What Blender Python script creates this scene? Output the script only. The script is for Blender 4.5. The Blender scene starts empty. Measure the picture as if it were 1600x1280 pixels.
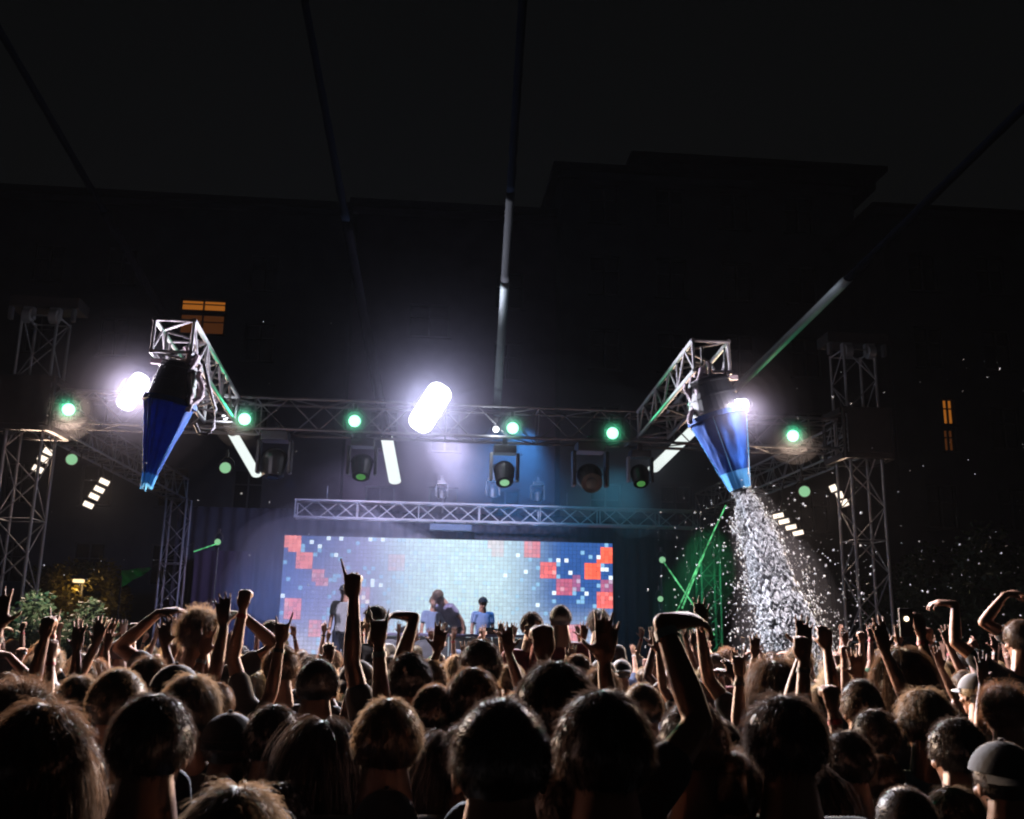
import bpy, bmesh, math, random
import numpy as np
from mathutils import Vector, Matrix, Euler, noise

R = math.radians
PI = math.pi
SC = bpy.context.scene
COL = SC.collection

# ------------------------------------------------------------------ camera
CAM_Z, FPX, YAW, PITCH, ROLL = 1.9, 1500.0, R(5.0), math.atan(345 / 1500), R(1.0)
CAM_ROT = Matrix.Rotation(-YAW, 3, 'Z') @ Matrix.Rotation(PI / 2 + PITCH, 3, 'X') @ Matrix.Rotation(ROLL, 3, 'Z')
CAM_POS = Vector((0, 0, CAM_Z))
cd = bpy.data.cameras.new('camera')
cam = bpy.data.objects.new('camera', cd)
COL.objects.link(cam)
cam.matrix_world = Matrix.Translation(CAM_POS) @ CAM_ROT.to_4x4()
cd.sensor_width = 36
cd.lens = 36 * FPX / 1600
cd.clip_start, cd.clip_end = 0.05, 2000
cd.dof.use_dof = True
cd.dof.focus_distance = 13.0
cd.dof.aperture_fstop = 8.0
SC.camera = cam

# ------------------------------------------------------------------ night sky, exposure
w = bpy.data.worlds.new('World')
SC.world = w
w.use_nodes = True
nt = w.node_tree
bgn = nt.nodes['Background']
sky = nt.nodes.new('ShaderNodeTexSky')
sky.sky_type = 'NISHITA'
sky.sun_disc = False
sky.sun_elevation = R(-6)
sky.sun_rotation = R(160)
glow = nt.nodes.new('ShaderNodeBackground')          # low cloud lit by the town
glow.inputs[0].default_value = (0.90, 0.98, 1.0, 1)
glow.inputs[1].default_value = 0.0025
addw = nt.nodes.new('ShaderNodeAddShader')
nt.links.new(sky.outputs[0], bgn.inputs[0])
bgn.inputs[1].default_value = 0.004
nt.links.new(bgn.outputs[0], addw.inputs[0])
nt.links.new(glow.outputs[0], addw.inputs[1])
nt.links.new(addw.outputs[0], nt.nodes['World Output'].inputs[0])
SC.view_settings.view_transform = 'Standard'
SC.view_settings.look = 'None'
SC.view_settings.exposure = 0
SC.view_settings.gamma = 1
SC.view_settings.use_curve_mapping = False
cy = SC.cycles
cy.max_bounces = 4
cy.diffuse_bounces = 0
cy.glossy_bounces = 2
cy.transmission_bounces = 3
cy.volume_bounces = 0
cy.transparent_max_bounces = 64
cy.use_denoising = True
cy.sample_clamp_indirect = 3
cy.sample_clamp_direct = 12
cy.filter_width = 2.1
cy.use_adaptive_sampling = True
cy.adaptive_threshold = 0.02
cy.caustics_reflective = cy.caustics_refractive = False


# ------------------------------------------------------------------ helpers
def ray(px, py):
    return CAM_ROT @ Vector(((px - 800) / FPX, (640 - py) / FPX, -1))

def at(px, py, Y):
    """The point of the vertical plane y = Y seen at photograph pixel (px, py)."""
    d = ray(px, py)
    return CAM_POS + d * (Y / d.y)

def pix(p):
    v = CAM_ROT.inverted() @ (Vector(p) - CAM_POS)
    return 800 + FPX * v.x / -v.z, 640 - FPX * v.y / -v.z

def tag(o, label=None, cat=None, group=None, kind=None):
    if label: o['label'] = label
    if cat: o['category'] = cat
    if group: o['group'] = group
    if kind: o['kind'] = kind
    return o

def empty(name, loc=(0, 0, 0), rz=0.0, label=None, cat=None, group=None):
    o = bpy.data.objects.new(name, None)
    o.empty_display_size = 0.1
    COL.objects.link(o)
    o.location = loc
    o.rotation_euler = (0, 0, rz)
    return tag(o, label, cat, group)

def link(name, me, mat=None, parent=None, M=None):
    o = bpy.data.objects.new(name, me)
    COL.objects.link(o)
    if mat is not None and not me.materials:
        me.materials.append(mat)
    elif mat is not None and me.materials[0] != mat:
        o.material_slots[0].link = 'OBJECT'
        o.material_slots[0].material = mat
    if parent: o.parent = parent
    if M is not None: o.matrix_local = M
    return o

def to_mesh(bm, name, smooth=False):
    me = bpy.data.meshes.new(name)
    bm.to_mesh(me)
    bm.free()
    if smooth:
        me.polygons.foreach_set('use_smooth', [True] * len(me.polygons))
    return me

def look_basis(d, up=Vector((0, 0, 1))):
    """Rotation whose Z column is d."""
    z = Vector(d).normalized()
    x = up.cross(z)
    if x.length < 1e-4: x = Vector((1, 0, 0)).cross(z)
    x.normalize()
    y = z.cross(x)
    return Matrix((x, y, z)).transposed()

def TR(loc, rot=None, scale=(1, 1, 1)):
    m = Matrix.Translation(loc)
    if rot is not None: m = m @ rot.to_4x4()
    return m @ Matrix.Diagonal((*scale, 1))

def add_box(bm, c, s, rot=None, bevel=0.0):
    r = bmesh.ops.create_cube(bm, size=1, matrix=TR(c, rot, s))
    if bevel:
        es = list({e for v in r['verts'] for e in v.link_edges})
        bmesh.ops.bevel(bm, geom=es, offset=bevel, segments=2, affect='EDGES', profile=0.7)

def add_cyl(bm, p0, p1, r0, r1=None, n=12, caps=True):
    p0, p1 = Vector(p0), Vector(p1)
    r1 = r0 if r1 is None else r1
    d = p1 - p0
    bmesh.ops.create_cone(bm, cap_ends=caps, segments=n, radius1=r0, radius2=r1, depth=d.length,
                          matrix=TR((p0 + p1) / 2, look_basis(d)))

def add_tube(bm, pts, r, n=8):
    pts = [Vector(p) for p in pts]
    rings = []
    for i, p in enumerate(pts):
        d = (pts[min(i + 1, len(pts) - 1)] - pts[max(i - 1, 0)])
        B = look_basis(d)
        rings.append([bm.verts.new(p + B @ Vector((math.cos(2 * PI * k / n) * r, math.sin(2 * PI * k / n) * r, 0))) for k in range(n)])
    for a, b in zip(rings, rings[1:]):
        for k in range(n):
            bm.faces.new((a[k], a[(k + 1) % n], b[(k + 1) % n], b[k]))
    bm.faces.new(rings[0][::-1]); bm.faces.new(rings[-1])

def box_part(name, c, s, mat, parent, rot=None, bevel=0.0):
    bm = bmesh.new()
    add_box(bm, (0, 0, 0), s, None, bevel)
    return link(name, to_mesh(bm, name), mat, parent, TR(c, rot))

# unit cylinder, shared by every straight tube
_bm = bmesh.new()
bmesh.ops.create_cone(_bm, cap_ends=True, segments=8, radius1=1, radius2=1, depth=1)
UNIT_CYL = to_mesh(_bm, 'tube')
for p in UNIT_CYL.polygons: p.use_smooth = len(p.vertices) == 4
UNIT_BY_MAT = {}

def tube_part(name, p0, p1, r, mat, parent):
    if mat.name not in UNIT_BY_MAT:
        me = UNIT_CYL.copy()
        me.materials.append(mat)
        UNIT_BY_MAT[mat.name] = me
    p0, p1 = Vector(p0), Vector(p1)
    d = p1 - p0
    return link(name, UNIT_BY_MAT[mat.name], None, parent, TR((p0 + p1) / 2, look_basis(d), (r, r, d.length)))

# ------------------------------------------------------------------ materials
def mat(name, col, rough=0.6, metal=0.0, var=0.25, scale=6.0, bump=0.0, transl=0.0, spec=0.5, sheen=0.0):
    m = bpy.data.materials.new(name)
    m.use_nodes = True
    t = m.node_tree
    b = t.nodes['Principled BSDF']
    b.inputs['Roughness'].default_value = rough
    b.inputs['Metallic'].default_value = metal
    b.inputs['Specular IOR Level'].default_value = spec
    if sheen:
        b.inputs['Sheen Weight'].default_value = sheen
    tc = t.nodes.new('ShaderNodeTexCoord')
    no = t.nodes.new('ShaderNodeTexNoise')
    no.inputs['Scale'].default_value = scale
    no.inputs['Detail'].default_value = 5
    t.links.new(tc.outputs['Object'], no.inputs['Vector'])
    mx = t.nodes.new('ShaderNodeMix')
    mx.data_type = 'RGBA'
    mx.inputs[6].default_value = (*[c * (1 - var) for c in col], 1)
    mx.inputs[7].default_value = (*[min(1, c * (1 + var)) for c in col], 1)
    t.links.new(no.outputs['Fac'], mx.inputs[0])
    t.links.new(mx.outputs[2], b.inputs['Base Color'])
    if bump:
        bp = t.nodes.new('ShaderNodeBump')
        bp.inputs['Strength'].default_value = bump
        bp.inputs['Distance'].default_value = 0.02
        t.links.new(no.outputs['Fac'], bp.inputs['Height'])
        t.links.new(bp.outputs[0], b.inputs['Normal'])
    if transl:
        tr = t.nodes.new('ShaderNodeBsdfTranslucent')
        t.links.new(mx.outputs[2], tr.inputs[0])
        ms = t.nodes.new('ShaderNodeMixShader')
        ms.inputs[0].default_value = transl
        t.links.new(b.outputs[0], ms.inputs[1])
        t.links.new(tr.outputs[0], ms.inputs[2])
        t.links.new(ms.outputs[0], t.nodes['Material Output'].inputs[0])
    return m

def emis(name, col, strength):
    m = bpy.data.materials.new(name)
    m.use_nodes = True
    t = m.node_tree
    t.nodes.clear()
    e = t.nodes.new('ShaderNodeEmission')
    e.inputs[0].default_value = (*col, 1)
    e.inputs[1].default_value = strength
    o = t.nodes.new('ShaderNodeOutputMaterial')
    t.links.new(e.outputs[0], o.inputs[0])
    return m

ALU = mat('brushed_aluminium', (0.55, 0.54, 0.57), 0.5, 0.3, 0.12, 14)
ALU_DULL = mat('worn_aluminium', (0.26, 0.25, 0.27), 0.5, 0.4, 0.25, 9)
BLACK = mat('black_lamp_housing', (0.022, 0.023, 0.026), 0.42, 0.0, 0.3, 12)
BLACKMETAL = mat('black_steel', (0.05, 0.05, 0.055), 0.5, 0.4, 0.3, 8)
BROWNMETAL = mat('dark_beam_paint', (0.045, 0.036, 0.036), 0.6, 0.2, 0.3, 5)
DRAPE = mat('black_drape', (0.018, 0.018, 0.022), 0.9, 0, 0.3, 4, transl=0.1)
BLUE = mat('blue_nylon', (0.005, 0.045, 0.21), 0.75, 0, 0.4, 7, 0.8, transl=0.25, spec=0.2)
PALEBLUE = mat('pale_blue_nylon', (0.12, 0.42, 0.78), 0.5, 0, 0.2, 6, 0.2, transl=0.35)
PINKISH = mat('pale_canvas', (0.62, 0.5, 0.56), 0.8, 0, 0.2, 9, 0.3, transl=0.2)
HOSE = mat('pale_hose', (0.55, 0.5, 0.55), 0.5, 0, 0.15, 5)
FOAM = mat('white_foam', (0.78, 0.82, 0.85), 0.9, 0, 0.06, 12, transl=0.4, spec=0.1)
ASPHALT = mat('asphalt', (0.05, 0.05, 0.052), 0.85, 0, 0.35, 3, 0.3)
DECK = mat('stage_deck', (0.03, 0.03, 0.032), 0.6, 0, 0.3, 3)
BRICK = mat('violet_tinted_render', (0.2, 0.15, 0.2), 0.9, 0, 0.3, 0.7, 0.2)  # violet light tinted into the wall colour
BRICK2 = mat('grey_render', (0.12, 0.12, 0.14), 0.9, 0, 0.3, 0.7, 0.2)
ROOFM = mat('roof_tiles', (0.05, 0.045, 0.045), 0.9, 0, 0.3, 2)
DARKGLASS = mat('dark_glass', (0.02, 0.022, 0.03), 0.15, 0, 0.1, 2)
FRAME = mat('window_frame_paint', (0.12, 0.12, 0.13), 0.6)
LEAF = mat('leaf_green', (0.05, 0.075, 0.03), 0.6, 0, 0.5, 3, transl=0.35)
LEAFY = mat('leaf_yellowish', (0.1, 0.085, 0.02), 0.6, 0, 0.4, 3, transl=0.35)
BARK = mat('bark', (0.07, 0.05, 0.035), 0.9, 0, 0.3, 5, 0.4)
STRAPPALE = mat('lit_pale_diffuser', (0.25, 0.31, 0.33), 0.6, 0, 0.35, 3, transl=0.4)
STRAPDARK = mat('unlit_navy_mesh', (0.0005, 0.0008, 0.0016), 0.9, 0, 0.5, 9, spec=0.0)
G_LENS = emis('green_lens_glow', (0.42, 1.0, 0.62), 2.6)
G_LENS_DIM = emis('dim_green_lens_glow', (0.36, 0.78, 0.42), 0.72)
G_LENS_FAINT = emis('faint_green_lens_glow', (0.12, 0.42, 0.1), 0.5)
W_LENS = emis('strobe_glow', (0.93, 0.96, 1.0), 6.0)
WARM = emis('blinder_glow', (1.0, 0.86, 0.7), 1.6)
WARM_DIM = emis('warm_fitting_glow', (1.0, 0.72, 0.5), 0.7)
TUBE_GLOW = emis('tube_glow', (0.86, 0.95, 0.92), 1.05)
ORANGE = emis('lit_window_orange', (0.55, 0.17, 0.02), 0.52)
ORANGE_DIM = emis('lit_window_dim_orange', (0.3, 0.09, 0.02), 0.16)
LAMPGLOW = emis('street_lamp_glow', (1.0, 0.72, 0.36), 1.8)
LASER = emis('laser_green', (0.16, 0.8, 0.3), 0.42)
t = LASER.node_tree
_g = t.nodes.new('ShaderNodeNewGeometry'); _n = t.nodes.new('ShaderNodeTexNoise'); _m = t.nodes.new('ShaderNodeMapRange')
_n.inputs['Scale'].default_value = 4.5
_m.inputs[1].default_value, _m.inputs[2].default_value, _m.inputs[3].default_value, _m.inputs[4].default_value = 0.35, 0.65, 0.12, 1.3
t.links.new(_g.outputs['Position'], _n.inputs['Vector']); t.links.new(_n.outputs['Fac'], _m.inputs[0])
t.links.new(_m.outputs[0], [n_ for n_ in t.nodes if n_.type == 'EMISSION'][0].inputs[1])
PHONE_GLOW = emis('phone_torch_glow', (1.0, 0.78, 0.5), 5.0)

def skin_mat(name, col):
    return mat(name, col, 0.48, 0, 0.12, 9, 0, transl=0.008)
SKINS = [skin_mat('skin_light', (0.55, 0.29, 0.2)), skin_mat('skin_tan', (0.42, 0.2, 0.12)), skin_mat('skin_brown', (0.22, 0.1, 0.06))]

def hair_mat(name, col):
    m = mat(name, col, 0.38, 0, 0.35, 30, 0, transl=0.05, spec=0.9)
    return m
STRANDM = {}
HAIRM = {'black': hair_mat('hair_black', (0.05, 0.034, 0.026)), 'brown': hair_mat('hair_brown', (0.125, 0.072, 0.042)),
         'chestnut': hair_mat('hair_chestnut', (0.19, 0.095, 0.05)), 'blond': hair_mat('hair_blond', (0.42, 0.31, 0.18)),
         'fair': hair_mat('hair_fair', (0.25, 0.165, 0.1))}
CLOTH = {'black': mat('cloth_black', (0.02, 0.02, 0.022), 0.9, 0, 0.3, 8, 0.3),
         'navy': mat('cloth_navy', (0.02, 0.03, 0.07), 0.9, 0, 0.3, 8, 0.3),
         'dark red': mat('cloth_dark_red', (0.16, 0.015, 0.015), 0.9, 0, 0.3, 8, 0.3),
         'grey': mat('cloth_grey', (0.18, 0.18, 0.19), 0.9, 0, 0.2, 8, 0.3),
         'white': mat('cloth_white', (0.72, 0.72, 0.74), 0.9, 0, 0.08, 8, 0.3, transl=0.15),
         'green': mat('cloth_green', (0.03, 0.1, 0.05), 0.9, 0, 0.3, 8, 0.3),
         'pale blue': mat('smoke_paled_blue_cloth', (0.35, 0.45, 0.68), 0.9, 0, 0.15, 8, 0.3),
         'lilac': mat('smoke_paled_lilac_cloth', (0.5, 0.45, 0.68), 0.9, 0, 0.15, 8, 0.3)}  # bright smoke put into the performers' pale blue and lilac
DENIM = mat('denim', (0.03, 0.04, 0.07), 0.9, 0, 0.3, 8, 0.3)
SHOE = mat('shoe_rubber', (0.04, 0.04, 0.04), 0.7)

def lamp(name, kind, loc, power, col, parent=None, target=None, cone=None, blend=0.4, radius=0.1):
    ld = bpy.data.lights.new(name, kind)
    ld.energy = power
    ld.color = col
    ld.shadow_soft_size = radius
    if cone is not None:
        ld.spot_size = R(cone)
        ld.spot_blend = blend
    o = bpy.data.objects.new(name, ld)
    COL.objects.link(o)
    loc = Vector(loc)
    rot = Matrix.Identity(3)
    if target is not None:
        rot = look_basis(loc - Vector(target))
    o.matrix_world = TR(loc, rot)
    if parent:
        o.parent = parent
        o.matrix_parent_inverse = parent.matrix_world.inverted() if parent.matrix_world != Matrix.Identity(4) else Matrix.Identity(4)
    return o

# ================================================================== ground, stage, haze
YF, YR = 16.0, 25.0
XL, XR = at(52, 660, YF).x, at(1340, 690, YF).x
bm = bmesh.new()
bmesh.ops.create_grid(bm, x_segments=8, y_segments=8, size=400)
g = link('ground', to_mesh(bm, 'ground'), ASPHALT)
tag(g, kind='structure')

bm = bmesh.new()
add_box(bm, (0.4, 60, 29), (170, 170, 62))
hz = bpy.data.materials.new('night_haze')
hz.use_nodes = True
t = hz.node_tree
t.nodes.clear()
pv = t.nodes.new('ShaderNodeVolumePrincipled')
pv.inputs['Color'].default_value = (0.8, 0.85, 1.0, 1)
pv.inputs['Density'].default_value = 0.000045  # faint air haze added to lift the blacks
pv.inputs['Anisotropy'].default_value = 0.3
o_ = t.nodes.new('ShaderNodeOutputMaterial')
t.links.new(pv.outputs[0], o_.inputs['Volume'])
haze = link('haze', to_mesh(bm, 'haze'), hz)
tag(haze, 'thin even haze added to lift the blacks over the whole crowd', 'haze', kind='stuff')

def smoke(name, c, size, dens, label, col=(0.85, 0.88, 1.0), g=0.3, noisy=0.0, fall=2.2):
    """A cloud of fog-machine smoke, thickest at its middle."""
    m = bpy.data.materials.new(name)
    m.use_nodes = True
    t = m.node_tree
    t.nodes.clear()
    pv = t.nodes.new('ShaderNodeVolumePrincipled')
    pv.inputs['Color'].default_value = (*col, 1)
    pv.inputs['Anisotropy'].default_value = g
    tc = t.nodes.new('ShaderNodeTexCoord')
    ln = t.nodes.new('ShaderNodeVectorMath'); ln.operation = 'LENGTH'
    t.links.new(tc.outputs['Object'], ln.inputs[0])
    mr = t.nodes.new('ShaderNodeMapRange')
    mr.inputs[1].default_value, mr.inputs[2].default_value, mr.inputs[3].default_value, mr.inputs[4].default_value = 0, 1, 1, 0
    t.links.new(ln.outputs['Value'], mr.inputs[0])
    pw = t.nodes.new('ShaderNodeMath'); pw.operation = 'POWER'; pw.inputs[1].default_value = fall
    t.links.new(mr.outputs[0], pw.inputs[0])
    ml = t.nodes.new('ShaderNodeMath'); ml.operation = 'MULTIPLY'; ml.inputs[1].default_value = dens
    t.links.new(pw.outputs[0], ml.inputs[0])
    out = ml
    if noisy:
        no = t.nodes.new('ShaderNodeTexNoise')
        no.inputs['Scale'].default_value = noisy
        no.inputs['Detail'].default_value = 3
        t.links.new(tc.outputs['Object'], no.inputs['Vector'])
        m2 = t.nodes.new('ShaderNodeMapRange')
        m2.inputs[1].default_value, m2.inputs[2].default_value, m2.inputs[3].default_value, m2.inputs[4].default_value = 0.38, 0.68, 0.12, 1.7
        t.links.new(no.outputs['Fac'], m2.inputs[0])
        out = t.nodes.new('ShaderNodeMath'); out.operation = 'MULTIPLY'
        t.links.new(ml.outputs[0], out.inputs[0]); t.links.new(m2.outputs[0], out.inputs[1])
    t.links.new(out.outputs[0], pv.inputs['Density'])
    o_ = t.nodes.new('ShaderNodeOutputMaterial')
    t.links.new(pv.outputs[0], o_.inputs['Volume'])
    bm = bmesh.new()
    bmesh.ops.create_icosphere(bm, subdivisions=3, radius=1.0)
    o = link(name, to_mesh(bm, name), m)
    o.location = c
    o.scale = size
    return tag(o, label, 'smoke', kind='stuff')

def lamp_halo(c, shells, label, col=(0.85, 0.87, 1.0)):
    """Added volumes nested round a lamp, imitating lens bloom as stepped smoke."""
    root = empty('smoke', c, 0, label, 'smoke')
    root['kind'] = 'stuff'
    for r_, dens in shells:
        m = bpy.data.materials.new('lamp_halo_volume')
        m.use_nodes = True
        t = m.node_tree
        t.nodes.clear()
        pv = t.nodes.new('ShaderNodeVolumePrincipled')
        pv.inputs['Color'].default_value = (*col, 1)
        pv.inputs['Density'].default_value = dens
        pv.inputs['Anisotropy'].default_value = 0.1
        o_ = t.nodes.new('ShaderNodeOutputMaterial')
        t.links.new(pv.outputs[0], o_.inputs['Volume'])
        bm = bmesh.new()
        bmesh.ops.create_icosphere(bm, subdivisions=4, radius=r_)
        link('halo_shell', to_mesh(bm, 'halo_shell'), m, root)['kind'] = 'stuff'
    return root

# stage deck: platform with panels and skirt
stage = empty('stage', ((XL + XR) / 2, 20.8, 0), 0, 'low black stage platform behind the crowd between the four lattice towers', 'stage')
SW = XR - XL - 0.8
STAGE_H = 0.9
nx, ny = 7, 4
bm = bmesh.new()
add_box(bm, (0, 0, 0), (SW / nx - 0.012, 8 / ny - 0.012, 0.1), None, 0.006)
pm = to_mesh(bm, 'deck_panel')
for i in range(nx):
    for j in range(ny):
        link('deck_panel', pm, DECK, stage, TR(((i + .5) * SW / nx - SW / 2, (j + .5) * 2 - 4, STAGE_H - 0.05)))
bm = bmesh.new()
N = 160
vs = []
for i in range(N + 1):
    x = -SW / 2 + SW * i / N
    y = -4.0 - 0.03 * math.sin(i * 1.9) - 0.02
    vs.append((bm.verts.new((x, y, 0.0)), bm.verts.new((x, y * 1.0 + 0.01, STAGE_H - 0.102))))
for a, b in zip(vs, vs[1:]):
    bm.faces.new((a[0], b[0], b[1], a[1]))
link('skirt', to_mesh(bm, 'skirt', True), DRAPE, stage)
for i in range(nx + 1):
    for y in (-3.7, 0, 3.7):
        tube_part('leg', ((i * SW / nx - SW / 2) * 0.985, y, 0), ((i * SW / nx - SW / 2) * 0.985, y, STAGE_H - 0.1), 0.03, BLACKMETAL, stage)

# ================================================================== trusses
def truss(parent, p0, p1, size, bay, m, rc=0.026, rb=0.012, up=Vector((0, 0, 1)), sizey=None):
    """Square lattice truss between p0 and p1 (parent space): four chords and zigzag braces, each a part."""
    p0, p1 = Vector(p0), Vector(p1)
    L = (p1 - p0).length
    B = look_basis(p1 - p0, up)
    sy = sizey or size
    cs = [Vector((size / 2, sy / 2, 0)), Vector((-size / 2, sy / 2, 0)), Vector((-size / 2, -sy / 2, 0)), Vector((size / 2, -sy / 2, 0))]
    W = lambda c, z: p0 + B @ (c + Vector((0, 0, z)))
    for c in cs:
        tube_part('chord', W(c, 0), W(c, L), rc, m, parent)
    n = max(1, round(L / bay))
    for f in range(4):
        a, b = cs[f], cs[(f + 1) % 4]
        for k in range(n):
            z0, z1 = L * k / n, L * (k + 1) / n
            if (k + f) % 2: z0, z1 = z1, z0
            tube_part('brace', W(a, z0), W(b, z1), rb, m, parent)
        for z in (0.02, L - 0.02):
            tube_part('end_bar', W(a, z), W(b, z), rb * 1.2, m, parent)
        for k in range(3, n, 3):
            tube_part('batten', W(a, L * k / n), W(b, L * k / n), rb, m, parent)

Z_FT = (at(670, 660, YF).z)          # centre height of the front truss
TS = 0.52
def tower(x, y, ztop, size, label, head_m, lattice, base=0.0, topw=1.12):
    o = empty('lattice_tower', (x, y, base), 0, label, 'truss tower')
    truss(o, (0, 0, 0.12), (0, 0, ztop), size, 0.55, lattice, 0.026, 0.011, Vector((0, 1, 0)))
    box_part('base_plate', (0, 0, 0.05), (size + 0.5, size + 0.5, 0.1), BLACKMETAL, o, None, 0.01)
    return o

tl = tower(XL, YF, at(50, 498, YF).z, 0.56, 'tall aluminium lattice tower standing beside the green-lit bush', BROWNMETAL, ALU)
tr_ = tower(XR, YF, at(1340, 552, YF).z, 0.56, 'tall lattice tower standing between the foam jet and the dark trees', BROWNMETAL, ALU)
for o, zt in ((tl, at(50, 478, YF).z), (tr_, at(1335, 535, YF).z)):
    box_part('head_beam', (0.02, 0, zt), (1.12, 0.5, 0.2), BROWNMETAL, o, None, 0.02)
    for sx in (-0.5, 0.5):
        box_part('beam_hook', (sx, -0.2, zt - 0.2), (0.06, 0.1, 0.22), ALU_DULL, o, None, 0.01)
    for sx in (-0.2, 0.22):
        bm = bmesh.new()
        add_cyl(bm, (sx - 0.06, -0.26, zt - 0.26), (sx + 0.06, -0.26, zt - 0.26), 0.12, n=16)
        add_box(bm, (sx, -0.22, zt - 0.2), (0.18, 0.12, 0.2), None, 0.02)
        link('chain_hoist', to_mesh(bm, 'chain_hoist'), ALU, o)
    # sleeve block that rides on the tower and carries the roof trusses
    for sx in (-1, 1):
        for sy in (-1, 1):
            box_part('sleeve_plate', (sx * 0.42, sy * 0.42, Z_FT), (0.03, 0.1, 0.8), BROWNMETAL, o)
    for sz in (-0.4, 0.4):
        for sy in (-0.42, 0.42):
            box_part('sleeve_rail', (0, sy, Z_FT + sz), (0.86, 0.08, 0.1), BROWNMETAL, o)
        for sx in (-0.42, 0.42):
            box_part('sleeve_rail', (sx, 0, Z_FT + sz), (0.08, 0.74, 0.1), BROWNMETAL, o)
    box_part('sleeve_cover', (0, -0.47, Z_FT), (0.76, 0.02, 0.7), BROWNMETAL, o)

for px, lab in ((276, 'dark rear lattice tower standing beside the purple curtain'), (1104, 'rear lattice tower washed green by the crossing laser beams')):
    q = at(px, 820, YR)
    o = empty('lattice_tower', (q.x, YR, 0), 0, lab, 'truss tower')
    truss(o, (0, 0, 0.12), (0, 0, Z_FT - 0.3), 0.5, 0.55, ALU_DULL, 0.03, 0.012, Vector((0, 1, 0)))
    box_part('base_plate', (0, 0, 0.05), (0.9, 0.9, 0.1), BLACKMETAL, o, None, 0.01)

ft = empty('front_truss', ((XL + XR) / 2, YF, Z_FT), 0, 'long front lattice truss spanning the stage and carrying the bright green lamps', 'truss')
xh = (XR - XL) / 2 - 0.46
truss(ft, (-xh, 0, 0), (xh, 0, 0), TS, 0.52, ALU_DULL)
Z_RT = at(700, 802, 24.0).z
rt = empty('rear_truss', ((XL + XR) / 2, 24.0, Z_RT), 0, 'slim lattice truss just above the LED screen', 'truss')
truss(rt, (at(462, 790, 24.0).x - (XL + XR) / 2, 0, 0), (xh - 0.2, 0, 0), 0.42, 0.5, ALU)
for x, lab in ((XL, 'side lattice truss running back from the tower beside the bush'), (XR, 'side lattice truss running back behind the pouring blue cone')):
    st = empty('side_truss', (x, YF, Z_FT), 0, lab, 'truss')
    truss(st, (0, 0.46, 0), (0, YR - YF + 0.4, 0), TS, 0.5, ALU, 0.026, 0.012)
for sx in (-3, 3):   # upright hangers of the rear truss
    tube_part('hanger', (sx, 0, 0.2), (sx, 0, Z_FT - Z_RT), 0.012, ALU_DULL, rt)

# ================================================================== LED screen
SCR_Y = 24.45
A = at(445, 836, SCR_Y)
Bp = at(957, 852, SCR_Y)
zt = (A.z + Bp.z) / 2 + 0.02
zb = STAGE_H + 0.35
scr = empty('led_screen', ((A.x + Bp.x) / 2, SCR_Y, zb), 0, 'wide glowing LED screen with blue white dots and red squares', 'LED screen')
SCW, SCH = Bp.x - A.x, zt - zb
NCX, NCY = 80, int(round(80 * SCH / SCW / 4) * 4)
cw, ch = SCW / NCX, SCH / NCY
LEDM = bpy.data.materials.new('led_pixels')
LEDM.use_nodes = True
t = LEDM.node_tree
t.nodes.clear()
va = t.nodes.new('ShaderNodeAttribute')
va.attribute_name = 'led_colour'
e = t.nodes.new('ShaderNodeEmission')
e.inputs[1].default_value = 1.45
o_ = t.nodes.new('ShaderNodeOutputMaterial')
t.links.new(va.outputs['Color'], e.inputs[0])
t.links.new(e.outputs[0], o_.inputs[0])
rnd = random.Random(7)
SQ = [(447, 838, 468, 862, 1.0), (463, 864, 490, 890, .9), (490, 890, 510, 915, .55), (443, 935, 468, 968, .8), (484, 968, 500, 995, .5), (550, 920, 577, 946, .28), (607, 868, 632, 892, .22),
      (765, 845, 788, 870, .22), (820, 848, 843, 873, .5), (843, 877, 870, 903, .75), (913, 877, 938, 904, 1.15), (940, 853, 958, 878, 1.2),
      (870, 905, 892, 928, .5), (930, 928, 957, 950, .85), (940, 905, 957, 925, .4), (890, 975, 915, 1000, .5), (895, 900, 907, 925, .3)]
def led(px, py):
    u, v = (px - 445) / 512, (py - 836) / 190
    sm = lambda a, b, x: max(0.0, min(1.0, (x - a) / (b - a))) ** 2 * (3 - 2 * max(0.0, min(1.0, (x - a) / (b - a))))
    lilac, white, navy = Vector((0.27, 0.27, 0.47)), Vector((0.50, 0.66, 0.72)), Vector((0.03, 0.09, 0.30))
    col = lilac.lerp(white, sm(0.22, 0.42, u))  # lit haze before this end painted into the lilac pixels
    col = col.lerp(navy, sm(0.62, 0.86, u) * (1 - 0.45 * sm(.45, 1, v)))
    col = col.lerp(navy * 0.9, (1 - sm(0.05, 0.3, u + v * .25)) * 0.85)
    col = col.lerp(Vector((0.5, 0.52, 0.64)), 0.5 * sm(0.55, 1.0, v))
    r_ = rnd.random()
    dark = 1 - min(1, col[1] / 0.6)
    if r_ < 0.09: col = col.lerp(Vector((0.3, 0.6, 0.85)), 0.25 + 0.5 * dark)
    elif r_ < 0.09 + 0.035 * dark: col = Vector((0.75, 0.88, 1.0))
    else: col *= 0.92 + 0.16 * rnd.random()
    for x0, y0, x1, y1, s in SQ:
        if x0 <= px <= x1 and y0 <= py <= y1:
            k_ = (0.8 + 0.4 * rnd.random())
            col = col.lerp((Vector((0.95, 0.14, 0.08)) if px > 800 else Vector((0.9, 0.26, 0.22))) * k_, min(1, s * 0.95))
    return col
CPX, CPY = 8, NCY // 4
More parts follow.
